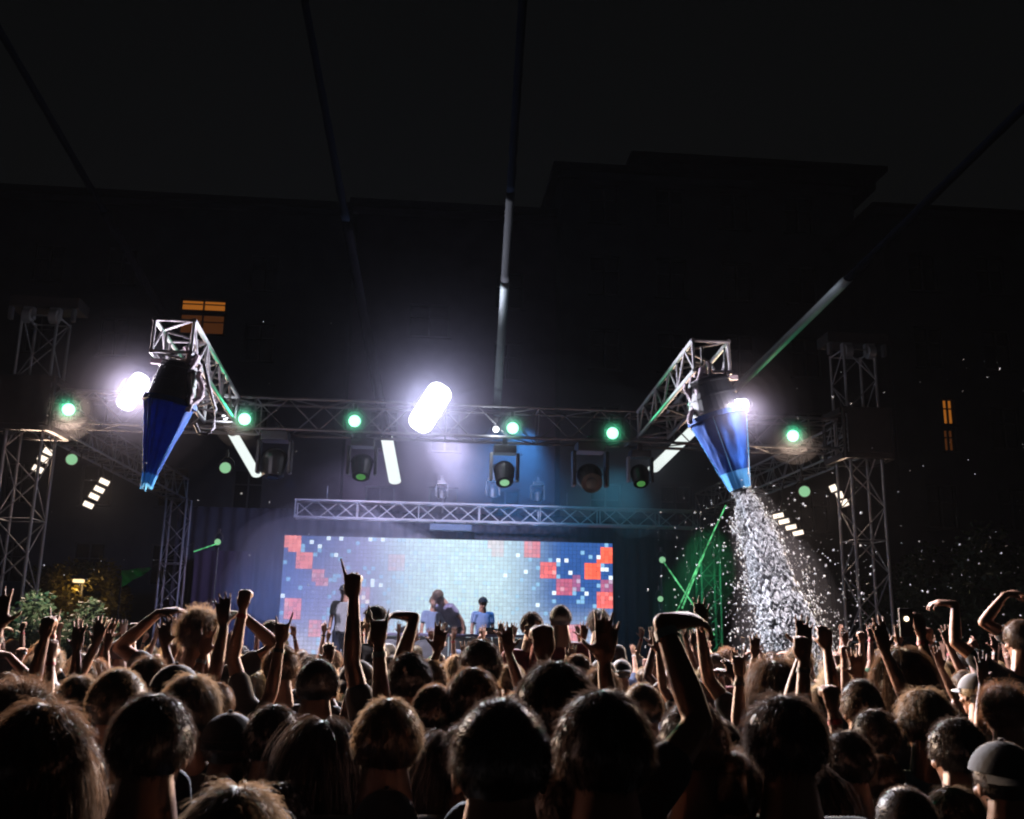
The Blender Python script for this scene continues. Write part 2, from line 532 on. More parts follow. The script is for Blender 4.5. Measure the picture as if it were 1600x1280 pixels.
for ci in range(NCX // CPX):
    for cj in range(4):
        bm = bmesh.new()
        add_box(bm, (0, 0.05, 0), (CPX * cw - 0.006, 0.08, CPY * ch - 0.006))
        link('led_cabinet', to_mesh(bm, 'led_cabinet'), BLACK, scr, TR(((ci + .5) * CPX * cw - SCW / 2, 0, (cj + .5) * CPY * ch)))
        cab = COL.objects[-1]
        vsl, fcs, cols = [], [], []
        for i in range(CPX):
            for j in range(CPY):
                x = (i + .5 - CPX / 2) * cw
                z = (j + .5 - CPY / 2) * ch
                wx, wz = scr.location.x + (ci + .5) * CPX * cw - SCW / 2 + x, zb + (cj + .5) * CPY * ch + z
                c = led(*pix((wx, SCR_Y, wz)))
                n0 = len(vsl)
                hx, hy = cw * 0.48, ch * 0.48
                vsl += [(x - hx, 0.002, z - hy), (x + hx, 0.002, z - hy), (x + hx, 0.002, z + hy), (x - hx, 0.002, z + hy)]
                fcs.append((n0, n0 + 1, n0 + 2, n0 + 3))
                cols += [(*c, 1)] * 4
        me = bpy.data.meshes.new('pixel_face')
        me.from_pydata(vsl, [], fcs)
        ca = me.color_attributes.new('led_colour', 'FLOAT_COLOR', 'CORNER')
        ca.data.foreach_set('color', np.array(cols, np.float32).ravel())
        link('pixel_face', me, LEDM, cab)['kind'] = 'stuff'
# support frame under the screen
for i in range(6):
    tube_part('leg', ((i / 5 - .5) * SCW * .96, 0.08, -0.35), ((i / 5 - .5) * SCW * .96, 0.08, 0), 0.03, BLACKMETAL, scr)

# drapes either side
def drape(x0, x1, y, z0, z1, m, label, fold=0.07, per=0.32, group=None):
    o = bpy.data.objects.new('stage_curtain', None)
    bm = bmesh.new()
    n = int((x1 - x0) / 0.04)
    rows = 10
    grid = []
    for i in range(n + 1):
        x = (x1 - x0) * i / n
        colv = []
        for j in range(rows + 1):
            f = j / rows
            yy = fold * math.sin(x / per * 2 * PI + 0.8 * math.sin(x * 2.1)) * (1 - 0.5 * f) + 0.03 * noise.noise((x * 2, f * 2, 0))
            colv.append(bm.verts.new((x, yy, (z1 - z0) * f)))
        grid.append(colv)
    for a, b in zip(grid, grid[1:]):
        for j in range(rows):
            bm.faces.new((a[j], b[j], b[j + 1], a[j + 1]))
    o = link('stage_curtain', to_mesh(bm, 'stage_curtain', True), m)
    o.location = (x0, y, z0)
    return tag(o, label, 'curtain', group)
PURPLE = mat('mauve_curtain', (0.04, 0.026, 0.055), 0.9, 0, 0.2, 3, transl=0.1)
drape(at(300, 900, 24.6).x, A.x - 0.75, 24.7, STAGE_H, at(330, 860, 24.6).z, PURPLE, 'mauve pleated curtain between the dark rear tower and the LED screen')
drape(Bp.x + 0.1, at(1086, 900, 24.6).x, 24.7, STAGE_H, at(1000, 812, 24.6).z, DRAPE, 'black pleated curtain between the LED screen and the green-lit rear tower')
drape(XL, XR, 25.7, STAGE_H, Z_FT - 0.4, mat('dark_backdrop', (0.025, 0.025, 0.04), 0.9, 0, 0.3, 3), 'tall dark backdrop curtain hanging behind the LED screen')
bm = bmesh.new()
add_box(bm, (0, 0, 0), (1.05, 0.25, 0.16), None, 0.02)
q = at(704, 833, 24.0)
o = link('projector', to_mesh(bm, 'projector'), mat('blue_casing', (0.005, 0.03, 0.07), 0.6))
o.location = (q.x, q.y, Z_RT - 0.21 - 0.15)
tag(o, 'flat blue box hanging under the rear truss over the screen', 'box')
bm = bmesh.new()
for sx in (-0.4, 0.4): add_cyl(bm, (sx, 0, 0.08), (sx, 0, 0.19), 0.012)
link('bracket', to_mesh(bm, 'bracket'), BLACKMETAL, o)

# ================================================================== lamps on the trusses
def disc(name, c, r, m, parent, d=Vector((0, -1, 0)), depth=0.02, n=24):
    bm = bmesh.new()
    add_cyl(bm, (0, 0, 0), Vector(d).normalized() * depth, r, n=n)
    return link(name, to_mesh(bm, name), m, parent, TR(c))

def par_lamp(p, diam, glow_m, label, group, target, hang=0.2, name='stage_lamp', cat='stage lamp'):
    """Round lamp: housing, lens, yoke and clamp, aimed at target."""
    p = Vector(p)
    root = empty(name, p, 0, label, cat, group)
    d = (Vector(target) - p).normalized()
    B = look_basis(-d)
    r = diam / 2
    bm = bmesh.new()
    add_cyl(bm, (0, 0, 0.0), (0, 0, 0.24), r * 1.12, r * 1.0, 24)
    add_cyl(bm, (0, 0, 0.24), (0, 0, 0.36), r * 1.0, r * 0.55, 24)
    for k in range(5): add_cyl(bm, (0, 0, 0.08 + 0.035 * k), (0, 0, 0.09 + 0.035 * k), r * 1.17, n=24)
    link('housing', to_mesh(bm, 'housing'), BLACK, root, TR((0, 0, 0), B))
    bm = bmesh.new()
    bmesh.ops.create_uvsphere(bm, u_segments=24, v_segments=10, radius=r * 0.97, matrix=TR((0, 0, 0), None, (1, 1, 0.3)))
    link('lens', to_mesh(bm, 'lens', True), glow_m, root, TR(-(B @ Vector((0, 0, 0.003))) , B))
    bm = bmesh.new()
    add_tube(bm, [(-r * 1.3, 0.1, 0), (-r * 1.3, 0.1, hang * .6), (-r * .6, 0.1, hang), (r * .6, 0.1, hang), (r * 1.3, 0.1, hang * .6), (r * 1.3, 0.1, 0)], 0.012)
    link('yoke', to_mesh(bm, 'yoke'), BLACKMETAL, root)
    box_part('clamp', (0, 0.1, hang + 0.05), (0.05, 0.06, 0.1), BLACKMETAL, root)
    return root, p + d * 0.10

GREEN = (0.08, 1.0, 0.42)
G1 = 'bright green lamps along the front truss'
greens = [(107, 640, 'bright green lamp beside the tower by the bush', 60), (382, 655, 'bright green lamp just beyond the tip of the tilted truss arm', 22),
          (554, 658, 'bright green lamp on the truss above a dark moving head, before the big strobe', 22), (801, 669, 'bright green lamp right above the brightly rimmed moving head', 14),
          (957, 677, 'bright green lamp above the gap between two moving heads, toward the pouring cone', 22), (1239, 681, 'bright green lamp between the pouring cone and the tower by the trees', 60)]
for i, (px, py, lab, pw) in enumerate(greens):
    p = at(px, py, YF - 0.42)
    r_, fr = par_lamp(p, 0.2, G_LENS, lab, G1, CAM_POS, 0.2)
    lamp('green_beam', 'SPOT', fr + Vector((0, -0.03, 0)), 100 if pw < 50 else 160, GREEN, None, CAM_POS, 98, 1.0, 0.04)
    lamp_halo(fr + Vector((0, -.03, 0)), [(0.2, 0.5), (0.34, 0.15), (0.5, 0.02)], 'added glow volume imitating lens bloom around a green lamp on the front truss')
for px, py, lab, Y, d, m in ((112, 718, 'dim green lamp under the side truss near the tower by the bush', 18.0, 0.2, G_LENS_DIM),
                       (352, 731, 'dim green lamp hanging below the front truss near the tilted truss arm', 17.5, 0.2, G_LENS_DIM),
                       (1257, 768, 'dim green lamp under the side truss above the four-cell blinder', 17.5, 0.21, G_LENS_DIM),
                       (340, 847, 'small green lamp low above the mauve curtain', 22.0, 0.14, G_LENS_DIM),
                       (1035, 875, 'small green lamp where a green laser beam starts, upper of two', 22.0, 0.15, G_LENS_DIM),
                       (1032, 936, 'small green lamp low beside the crossing lasers, lower of two', 22.0, 0.13, G_LENS_DIM)):
    p = at(px, py, Y)
    r_, fr = par_lamp(p, d, m, lab, None, CAM_POS, 0.2)
    top = (Z_FT - 0.3 - p.z)
    if py < 800:
        tube_part('drop_pole', (0, 0.1, 0.28), (0, 0.1, top), 0.02, BLACKMETAL, r_)
    else:
        tube_part('stand_pole', (0, 0.1, STAGE_H - p.z), (0, 0.1, -d * .8), 0.02, BLACKMETAL, r_)

for px, py, pw_, lab in ((775, 671, 8, 'tiny white fitting with added light on the truss right beside the middle green lamp'), (352, 651, 5, 'tiny white fitting with added light on the truss at the tip of the tilted arm')):
    p = at(px, py, YF - 0.3)
    r_, fr = par_lamp(p, 0.1, W_LENS, lab, None, CAM_POS, 0.12, 'lit_fitting', 'lit fitting')
    lamp('added_fitting_light', 'POINT', fr, pw_, (0.85, 0.95, 1.0), None, radius=0.03)  # light added at white fittings to edge the moving heads
# strobes: bright tilted rectangular panels
def strobe(px, py, Y, wpx, hpx, tilt, label, power, target, cone=110, radius=0.12, col=(0.86, 0.86, 1.0), spill=100, halo_steps=()):
    p = at(px, py, Y)
    k = Y / FPX
    root = empty('strobe_light', p, 0, label, 'strobe light', 'white strobe lights')
    d = (CAM_POS - p).normalized()
    B = look_basis(d) @ Matrix.Rotation(R(tilt), 3, 'Z')
    W_, H_ = wpx * k, hpx * k
    bm = bmesh.new()
    add_box(bm, (0, 0, -0.09), (W_ * .86, H_ * .9, 0.14), None, 0.02)
    link('housing', to_mesh(bm, 'housing'), BLACK, root, B.to_4x4())
    bm = bmesh.new()
    rc_ = min(W_, H_) * .38
    ring = [(sx * (W_ / 2 - rc_) + rc_ * math.cos(a), sy * (H_ / 2 - rc_) + rc_ * math.sin(a)) for sx, sy, a0 in ((1, 1, 0), (-1, 1, 90), (-1, -1, 180), (1, -1, 270)) for a in [R(a0 + 15 * q_) for q_ in range(7)]]
    lo_, hi_ = [bm.verts.new((x, y, -.01)) for x, y in ring], [bm.verts.new((x, y, .02)) for x, y in ring]
    bm.faces.new(hi_); bm.faces.new(lo_[::-1])
    for q_ in range(len(ring)): bm.faces.new((lo_[q_], lo_[(q_ + 1) % len(ring)], hi_[(q_ + 1) % len(ring)], hi_[q_]))
    link('lamp_face', to_mesh(bm, 'lamp_face'), W_LENS, root, B.to_4x4())
    for s in (-1, 1):
        b2 = bmesh.new()
        add_box(b2, (s * (W_ / 2 + 0.05), 0, -0.06), (0.012, H_ * 0.4, 0.2))
        link('bracket', to_mesh(b2, 'bracket'), BLACKMETAL, root, B.to_4x4())
    lamp('strobe_beam', 'SPOT', p + d * 0.12, power, col, None, target, cone, 1.0, radius)
    lamp('strobe_spill', 'POINT', p + d * 0.16, spill, col, None, radius=radius)
    lamp_halo(p + d * 0.1, halo_steps, 'added glow volume imitating lens bloom around a strobe panel', (0.74, 0.74, 1.0))
    return root, p
WT = Vector((0.6, 1.0, 1.2))
strobe(672, 637, YF - 0.55, 40, 84, -30, 'largest brightest strobe panel in the middle of the front truss', 21000, WT, 130, 0.2, spill=14, halo_steps=[(0.5, 0.0016), (0.75, 0.0016), (1.0, 0.0014), (1.3, 0.0011), (1.7, 0.0008), (2.2, 0.0006), (2.9, 0.00035)])
s2, ps2 = strobe(208, 612, 13.2, 28, 62, -25, 'tall tilted strobe panel glaring beside the blue cone with the frayed tip', 3000, WT, 150, 0.15, (0.95, 0.86, 1.0), spill=95, halo_steps=[(0.26, 0.06), (0.38, 0.032), (0.52, 0.015), (0.7, 0.006), (0.9, 0.0025), (1.15, 0.001), (1.4, 0.0004)])
s3, ps3 = strobe(1158, 632, 11.9, 24, 18, 0, 'small strobe panel glaring at the rim of the pouring blue cone', 2300, at(1250, 1020, 9.5), 160, 0.1, (1.0, 0.88, 0.95), spill=30, halo_steps=[(0.15, 0.06), (0.23, 0.035), (0.32, 0.018), (0.43, 0.008), (0.56, 0.0035), (0.72, 0.0014), (0.9, 0.0006)])

# blinders: stepped cells in a diagonal row hung from the side trusses
def blinder(cells, Y, w_, h_, tilt, label, power, x):
    P = [at(cx, cy_, Y) for cx, cy_ in cells]
    c = sum(P, Vector()) / len(P)
    root = empty('blinder_light', c, 0, label, 'blinder light', 'warm blinder lights on the side trusses')
    d = (CAM_POS - c).normalized()
    B = look_basis(d)
    for p in P:
        L = p - c
        rot = B @ Matrix.Rotation(R(tilt), 3, 'Z')
        bm = bmesh.new()
        add_box(bm, (0, 0, -0.06), (w_ + 0.03, h_ + 0.035, 0.11), None, 0.01)
        hs = link('cell', to_mesh(bm, 'cell'), BLACK, root, TR(L, rot))
        bm = bmesh.new()
        add_box(bm, (0, 0, 0.005), (w_, h_, 0.02), None, 0.009)
        link('lamp_face', to_mesh(bm, 'lamp_face'), WARM, hs)
    tube_part('drop_pole', P[0] - c, Vector((0, 0.1, Z_FT - 0.3 - c.z)), 0.015, BLACKMETAL, root)
    lamp('blinder_beam', 'SPOT', c + d * 0.25, power, (1.0, 0.70, 0.50), None, WT, 58, 0.8, 0.2)
blinder([(163, 753), (155, 765), (147, 776), (138, 789)], 19.5, 0.19, 0.1, -22, 'four-cell warm blinder hanging beneath the side truss beside the frayed cone', 20000, 0)
blinder([(76, 706), (67, 717), (59, 733)], 17.2, 0.17, 0.1, -22, 'three-cell warm blinder close to the tower beside the bush', 9500, 0)
blinder([(1216, 806), (1225, 815), (1236, 824), (1247, 833)], 19.0, 0.21, 0.09, 12, 'four-cell warm blinder hanging above the foam jet', 20000, 0)
blinder([(1302, 763), (1312, 774), (1320, 786)], 17.0, 0.12, 0.12, 20, 'three-cell warm blinder close to the tower by the dark trees', 9500, 0)

# moving heads hanging below the front truss
def moving_head(px, py, Y, size, label, lens, tilt=25, rimlight=False):
    p = at(px, py, Y)
    root = empty('moving_head_light', p, 0, label, 'moving head light', 'moving head lights under the front truss')
    s = size
    box_part('base', (0, 0, s * 1.05), (s * 0.95, s * 0.8, s * 0.34), BLACK, root, None, 0.02)
    for sx in (-1, 1):
        bm = bmesh.new()
        add_box(bm, (0, 0, 0), (s * 0.13, s * 0.42, s * 1.2), None, s * 0.05)
        link('yoke_arm', to_mesh(bm, 'yoke_arm'), ALU if (rimlight and sx < 0) else BLACK, root, TR((sx * s * 0.56, 0, s * 0.32)))  # paler metal on one arm stands for its lit edge
    Rt = Matrix.Rotation(R(-tilt), 3, 'X')
    bm = bmesh.new()
    bmesh.ops.create_uvsphere(bm, u_segments=20, v_segments=14, radius=s * 0.45, matrix=TR((0, 0, s * 0.2), None, (1, 1, 0.95)))
    add_cyl(bm, (0, 0, s * 0.2), (0, 0, -s * 0.42), s * 0.45, s * 0.36, 20)
    hd = link('head', to_mesh(bm, 'head', False), BLACK, root, TR((0, 0, 0), Rt))
    bm = bmesh.new()
    n = 22
    add_tube(bm, [(math.cos(a) * s * 0.46, -s * 0.05, s * 0.2 + math.sin(a) * s * 0.46) for a in [R(10 + 160 * k / n) for k in range(n + 1)]], s * 0.035)
    link('rim', to_mesh(bm, 'rim'), ALU if rimlight else BLACKMETAL, hd)  # paler metal here stands for the rim highlight
    bm = bmesh.new()
    add_cyl(bm, (0, 0, -s * 0.42), (0, 0, -s * 0.45), s * 0.2, s * 0.19, 20)
    link('lens', to_mesh(bm, 'lens'), lens, hd)
    box_part('clamp', (0, 0, s * 1.05 + s * 0.17 + 0.06), (0.08, 0.08, 0.12), BLACKMETAL, root)
    tube_part('drop_pole', (0, 0, s * 1.22), (0, 0, max(s * 1.3, Z_FT - TS / 2 - p.z)), 0.025, BLACKMETAL, root)
    return p
moving_head(788, 742, YF - 0.1, 0.4, 'moving head with rim paled for its highlight, green lens, hanging nearest the middle', G_LENS_DIM, 30, True)
moving_head(565, 732, YF - 0.1, 0.4, 'dark moving head with faint green lens below the second green lamp', G_LENS_FAINT, 25)
moving_head(428, 728, YF - 0.1, 0.46, 'unlit bulky moving head beside the slanted glowing tube', DARKGLASS, 10)
moving_head(922, 748, YF - 0.1, 0.5, 'largest unlit round moving head facing out, beside the smaller lit one', DARKGLASS, 60)
moving_head(1000, 745, YF - 0.1, 0.36, 'small moving head with arc paled for its highlight, green lens near the pouring cone', G_LENS_FAINT, 30, True)
for px, py, s_ in ((770, 783, 0.3), (690, 786, 0.26), (840, 790, 0.3)):
    q = at(px, py, 24.0)
    moving_head(px, py - 14, 23.9, s_, {770: 'small dark fixture standing above the rear truss, middle one', 690: 'small dark fixture above the rear truss beneath the big strobe', 840: 'small dark fixture above the rear truss beneath the blue beam'}[px], DARKGLASS, 0)

def cloud(c, size, dens, label):
    m = bpy.data.materials.new('stage_smoke')
    m.use_nodes = True
    t = m.node_tree
    t.nodes.clear()
    pv = t.nodes.new('ShaderNodeVolumePrincipled')
    pv.inputs['Color'].default_value = (0.85, 0.87, 1.0, 1)
    pv.inputs['Density'].default_value = dens
    pv.inputs['Anisotropy'].default_value = 0.15
    o_ = t.nodes.new('ShaderNodeOutputMaterial')
    t.links.new(pv.outputs[0], o_.inputs['Volume'])
    bm = bmesh.new()
    bmesh.ops.create_icosphere(bm, subdivisions=4, radius=1.0)
    for v in bm.verts: v.co *= 1 + 0.28 * noise.noise(v.co * 1.6 + Vector(c))
    o = link('stage_smoke', to_mesh(bm, 'stage_smoke'), m)
    o.location = c
    o.scale = size
    return tag(o, label, 'smoke', kind='stuff')
cloud((1.0, 20.6, 3.4), (5.4, 3.0, 3.3), 0.012, 'thin blue and violet smoke filling the stage')
q = at(860, 690, 18.2)
cloud(q, (2.3, 1.6, 1.7), 0.045, 'blue smoke hanging between the middle and the next green lamp')
q = at(1030, 760, 18.6)
cloud(q, (1.4, 1.2, 1.1), 0.07, 'dim teal smoke beside the small moving head')
q = at(520, 890, 22.6)
cloud(q, (2.5, 1.2, 1.6), 0.2, 'pale violet smoke drifting before the screen end near the mauve curtain')
q = at(410, 930, 20.8)
cloud(q, (1.0, 1.0, 1.5), 0.05, 'blue smoke rising beside the screen edge')
q = at(1105, 880, 23.2)
cloud(q, (.75, .6, 1.7), 0.10, 'green smoke rising by the rear tower behind the laser beams')
q = at(650, 985, 16.9)
cloud(q, (2.8, .7, .9), 0.07, 'low pale smoke drifting in front of the performers')
q = at(640, 720, 19.0)
cloud(q, (2.4, 1.4, 1.3), 0.016, 'violet smoke above the rear truss')
# coloured washes inside the stage: bare spots added to light smoke, truss and performers
def wash(px, py, Y, tgt, power, col, cone=45, blend=0.6):
    p = at(px, py, Y)
    return lamp('wash_beam', 'SPOT', p, power, col, None, tgt, cone, blend, 0.08)
wash(830, 672, YF + 0.35, Vector((0.9, 20.0, 3.6)), 2300, (0.08, 0.36, 0.9), 85, 1.0)
wash(985, 740, YF + 0.3, Vector((3.2, 21.5, 3.0)), 650, (0.1, 0.5, 0.7), 70, 1.0)
wash(452, 745, YF + 0.3, Vector((-3.0, 21.0, 1.8)), 3000, (0.1, 0.3, 1.0), 36)
wash(700, 690, YF + 0.4, Vector((0.4, 24.0, 4.6)), 6500, (0.82, 0.72, 1.0), 48, 1.0)
wash(640, 690, YF + 0.4, Vector((-0.5, 18.3, 1.9)), 1500, (0.8, 0.75, 1.0), 62)
wash(600, 700, YF + 0.4, Vector((-2.5, 23.0, 2.6)), 2600, (0.72, 0.62, 1.0), 56, 1.0)
wash(1110, 790, 21.5, Vector((at(1104, 900, YR).x, YR, 2.2)), 500, (0.05, 1.0, 0.3), 44)
wash(336, 845, 21.8, Vector((at(205, 905, 20.5).x, 20.5, at(205, 905, 20.5).z)), 20, (0.05, 1.0, 0.25), 16)

# ================================================================== laser beams, cloth tinted as green-lit
def beam(px0, py0, px1, py1, Y0, Y1, label, r=0.018):
    r *= 0.7
    a, b = at(px0, py0, Y0), at(px1, py1, Y1)
    o = tube_part('laser_beam', a, b, r, LASER, None)
    return tag(o, label, 'laser beam', 'green laser beams crossing by the rear tower')
beam(1134, 790, 1044, 985, 22.2, 20.8, 'long green laser beam slanting down from the pouring cone toward the crowd', 0.022)
beam(1036, 877, 1116, 992, 22.0, 20.5, 'green laser beam from the upper small green lamp down past the rear tower', 0.022)
beam(1100, 865, 1066, 950, 23.5, 21.6, 'short faint green laser beam in front of the green-lit rear tower', 0.03)
beam(344, 848, 303, 862, 22.0, 20.8, 'short faint green laser beam starting at the lamp over the mauve curtain', 0.014)
GCLOTH = mat('green_lit_cloth', (0.04, 0.4, 0.12), 0.8, 0, 0.2, 8, transl=0.3)  # green light tinted into the cloth colour
q = at(212, 897, 20.4)
bm = bmesh.new()
gr = []
for i in range(15):
    f = i / 14
    gr.append([bm.verts.new(((f - .5) * .55, 0.05 * math.sin(f * 11 + j), (f - .5) * .22 + (j / 5 - .5) * (0.34 - 0.26 * f))) for j in range(6)])
for a, b in zip(gr, gr[1:]):
    for j in range(5): bm.faces.new((a[j], b[j], b[j + 1], a[j + 1]))
o = link('pennant', to_mesh(bm, 'pennant', True), GCLOTH)
o.location = q
tag(o, 'added pennant tinted as green-lit, fluttering before the dark rear tower', 'pennant')
tube_part('pennant_string', (0.26, 0, 0.12), (0.95, 0.6, 0.7), 0.006, BLACKMETAL, o)
tube_part('pennant_pole', (-0.27, 0, 0.1), (-0.27, 0, -q.z), 0.015, BLACKMETAL, o)

# ================================================================== tilted truss arms with the foam cones
def arm(x0px, y0px, xe, label, width=0.5, Ye=12.3, zt_px=0):
    """Lattice arm reaching out over the crowd from the front truss."""
    a = at(x0px, y0px, YF - 0.3)
    e_ = at(xe[0], xe[1], Ye)
    root = empty('truss_arm', a, 0, label, 'truss arm', 'truss arms reaching over the crowd')
    truss(root, (0, 0, 0), e_ - a, width, 0.42, LIT_ARM_ALU, 0.033, 0.019, Vector((0, 0, 1)), 0.44)
    return root, e_
LIT_ARM_ALU = mat('lit_arm_aluminium', (0.62, 0.58, 0.62), 0.5, 0.35, 0.2, 12)  # pinkish strobe light tinted into the arm metal
aL, eL = arm(346, 640, (270, 524), 'lattice truss arm reaching out above the cone with the frayed tip')
aR, eR = arm(1020, 664, (1112, 556), 'lattice truss arm reaching out above the cone that pours foam')

def foam_machine(top, bot, wtop, wbot, Y, label, side, torn=False):
    k = Y / FPX
    T, Bt = at(*top, Y), at(*bot, Y)
    root = empty('foam_cone', T, 0, label, 'foam machine', 'blue foam cones hanging from the truss arms')
    ax = Bt - T
    L = ax.length
    B = look_basis(ax)
    r0, r1 = wtop * k / 2, wbot * k / 2
    bm = bmesh.new()
    n, rows = 72, 26
    rings = []
    rr = random.Random(3)
    for j in range(rows + 1):
        f = j / rows
        ring = []
        for i in range(n):
            a = 2 * PI * i / n
            rad = r0 + (r1 - r0) * f ** (0.92)
            fold = (0.05 if torn else 0.012) * math.sin(a * 9 + 2.2 * math.sin(a * 2) + f * 1.5) * (0.3 + f) * (1 if torn else (1 - f * .6))
            fold += 0.03 * noise.noise((math.cos(a) * 3, math.sin(a) * 3, f * 3)) + 0.02 * noise.noise((math.cos(a) * 9 + f * 2, math.sin(a) * 9, f * 5))
            rad = max(0.02, rad * (1 + (fold * 2.2)))
            z = f * L
            if torn and f > 0.85: z += 0.12 * rr.random() * (f - .85) / .15
            ring.append(bm.verts.new(B @ Vector((math.cos(a) * rad, math.sin(a) * rad, z))))
        rings.append(ring)
    mi = []
    for j, (u, v) in enumerate(zip(rings, rings[1:])):
        for i in range(n):
            f_ = bm.faces.new((u[i], u[(i + 1) % n], v[(i + 1) % n], v[i]))
            f_.material_index = 1 if j >= rows - (6 if not torn else 3) else 0
    me = to_mesh(bm, 'sleeve', True)
    me.materials.append(BLUE); me.materials.append(PALEBLUE)
    link('sleeve', me, None, root)
    for i in range(4):      # sewn seams running down the sleeve
        a = 2 * PI * i / 4 + 0.5
        bm = bmesh.new()
        add_tube(bm, [B @ Vector((math.cos(a) * (r0 + (r1 - r0) * f) * 1.03, math.sin(a) * (r0 + (r1 - r0) * f) * 1.03, f * L)) for f in [q_ / 10 for q_ in range(11)]], 0.006, 5)
        link('seam', to_mesh(bm, 'seam'), PALEBLUE, root)
    # dark drum with fan ring above the sleeve
    bm = bmesh.new()
    add_cyl(bm, B @ Vector((0, 0, -0.5)), B @ Vector((0, 0, 0.02)), r0 * 0.72, r0 * 0.97, 32)
    for q_ in range(3):
        add_cyl(bm, B @ Vector((0, 0, -0.45 + q_ * .19)), B @ Vector((0, 0, -0.43 + q_ * .19)), r0 * (0.80 + .07 * q_), n=32)
    link('drum', to_mesh(bm, 'drum'), BLACK, root)
    bm = bmesh.new()
    add_cyl(bm, B @ Vector((0, 0, -0.02)), B @ Vector((0, 0, 0.05)), r0 * 1.05, r0 * 1.06, 40)
    link('rim_ring', to_mesh(bm, 'rim_ring'), BLUE, root)
    bm = bmesh.new()
    add_cyl(bm, B @ Vector((0, 0, -0.53)), B @ Vector((0, 0, -0.50)), r0 * 0.5, n=24)
    link('drum_lid', to_mesh(bm, 'drum_lid'), PINKISH, root)
    # canvas straps from the arm down to the rim
    for q_ in range(5):
        s0 = Vector((side * (0.12 + 0.07 * q_), -0.05 + 0.1 * (q_ % 2), 0.75 - 0.08 * q_))
        s1 = Vector((side * (r0 * (0.5 + 0.12 * q_)), -0.12 * (q_ % 3), -0.02 - 0.03 * q_))
        bm = bmesh.new()
        pts = [s0.lerp(s1, f) + Vector((0.05 * math.sin(f * 7 + q_), 0.04 * math.cos(f * 5 + q_), 0.03 * math.sin(f * 12 + q_))) for f in [z_ / 9 for z_ in range(10)]]
        add_tube(bm, pts, 0.03 + 0.008 * (q_ % 3), 6)
        link('canvas_strap', to_mesh(bm, 'canvas_strap', True), PINKISH, root)
    bm = bmesh.new()
    c = Vector((side * (r0 + 0.08), -0.1, 0))
    pts = [c + Vector((0, 0, .5)), c + Vector((side * .09, 0, .2)), c + Vector((side * .2, 0, -.1)), c + Vector((side * .2, 0, -.34)), c + Vector((side * .12, 0, -.43)), c + Vector((side * 0.02, 0, -.42)), c + Vector((-side * .04, 0, -.3))]
    if torn:
        add_tube(bm, pts, 0.024, 8)
        link('hose', to_mesh(bm, 'hose', True), HOSE, root)
    for s in (-1, 1):
        tube_part('hanger', (s * 0.16, 0.1, 0.5), (s * 0.16, 0.1, 0.98), 0.018, BLACKMETAL, root)
    box_part('crossbar', (0, 0.02, 0.54), (0.6, 0.07, 0.06), PINKISH, root)
    return root, Bt, B
fL, _, _ = foam_machine((266, 628), (231, 754), 78, 15, 12.5, 'blue nylon foam cone with a pale frayed tip hanging beside the tilted strobe', 1, True)
fR, mouth, _ = foam_machine((1121, 650), (1156, 764), 94, 34, 12.2, 'taut blue foam cone hanging tilted and pouring white foam on the crowd', -1)

# ---------------------------------------------------------------- the foam jet and the flakes around it
def blob_template(seed, sub=1):
    bm = bmesh.new()
    bmesh.ops.create_icosphere(bm, subdivisions=sub, radius=1)
    r_ = random.Random(seed)
    for v in bm.verts: v.co *= 0.65 + 0.6 * r_.random()
    me = to_mesh(bm, 'x')
    V = np.array([v.co[:] for v in me.vertices]); F = np.array([p.vertices[:] for p in me.polygons])
    bpy.data.meshes.remove(me)
    return V, F
TPL = [blob_template(s) for s in range(10)]
TPL2 = [blob_template(s + 30, 2) for s in range(6)]
def blobs(name, items, m, tpl):
    VV, FF, n0 = [], [], 0
    for i, (c, s, ax) in enumerate(items):
        V, F = tpl[i % len(tpl)]
        Bm = np.array(look_basis(ax))
        v = (V * np.array(s)) @ Bm.T + np.array(c)
        VV.append(v); FF.append(F + n0); n0 += len(V)
    me = bpy.data.meshes.new(name)
    V, F = np.vstack(VV), np.vstack(FF)
    me.from_pydata(V.tolist(), [], F.tolist())
    me.polygons.foreach_set('use_smooth', [True] * len(F))
    return link(name, me, m)
r5 = random.Random(5)
path = [at(1157, 764, 12.2), at(1172, 800, 12.1), at(1190, 850, 11.9), at(1208, 905, 11.7), at(1224, 955, 11.4), at(1238, 1010, 11.1), at(1246, 1060, 10.9)]
halfw = [0.13, 0.24, 0.38, 0.48, 0.56, 0.6, 0.62]
def along(t_):
    x = t_ * (len(path) - 1)
    i = min(int(x), len(path) - 2)
    f = x - i
    return path[i].lerp(path[i + 1], f), halfw[i] + (halfw[i + 1] - halfw[i]) * f, (path[i + 1] - path[i])
OCT = []
for s_ in range(8):
    r_ = random.Random(s_ + 90)
    OCT.append((np.array([(1, 0, 0), (-1, 0, 0), (0, 1, 0), (0, -1, 0), (0, 0, 1), (0, 0, -1)], float) * np.array([[.6 + .7 * r_.random()] for _ in range(6)]),
                np.array([(4, 0, 2), (4, 2, 1), (4, 1, 3), (4, 3, 0), (5, 2, 0), (5, 1, 2), (5, 3, 1), (5, 0, 3)])))
items = []
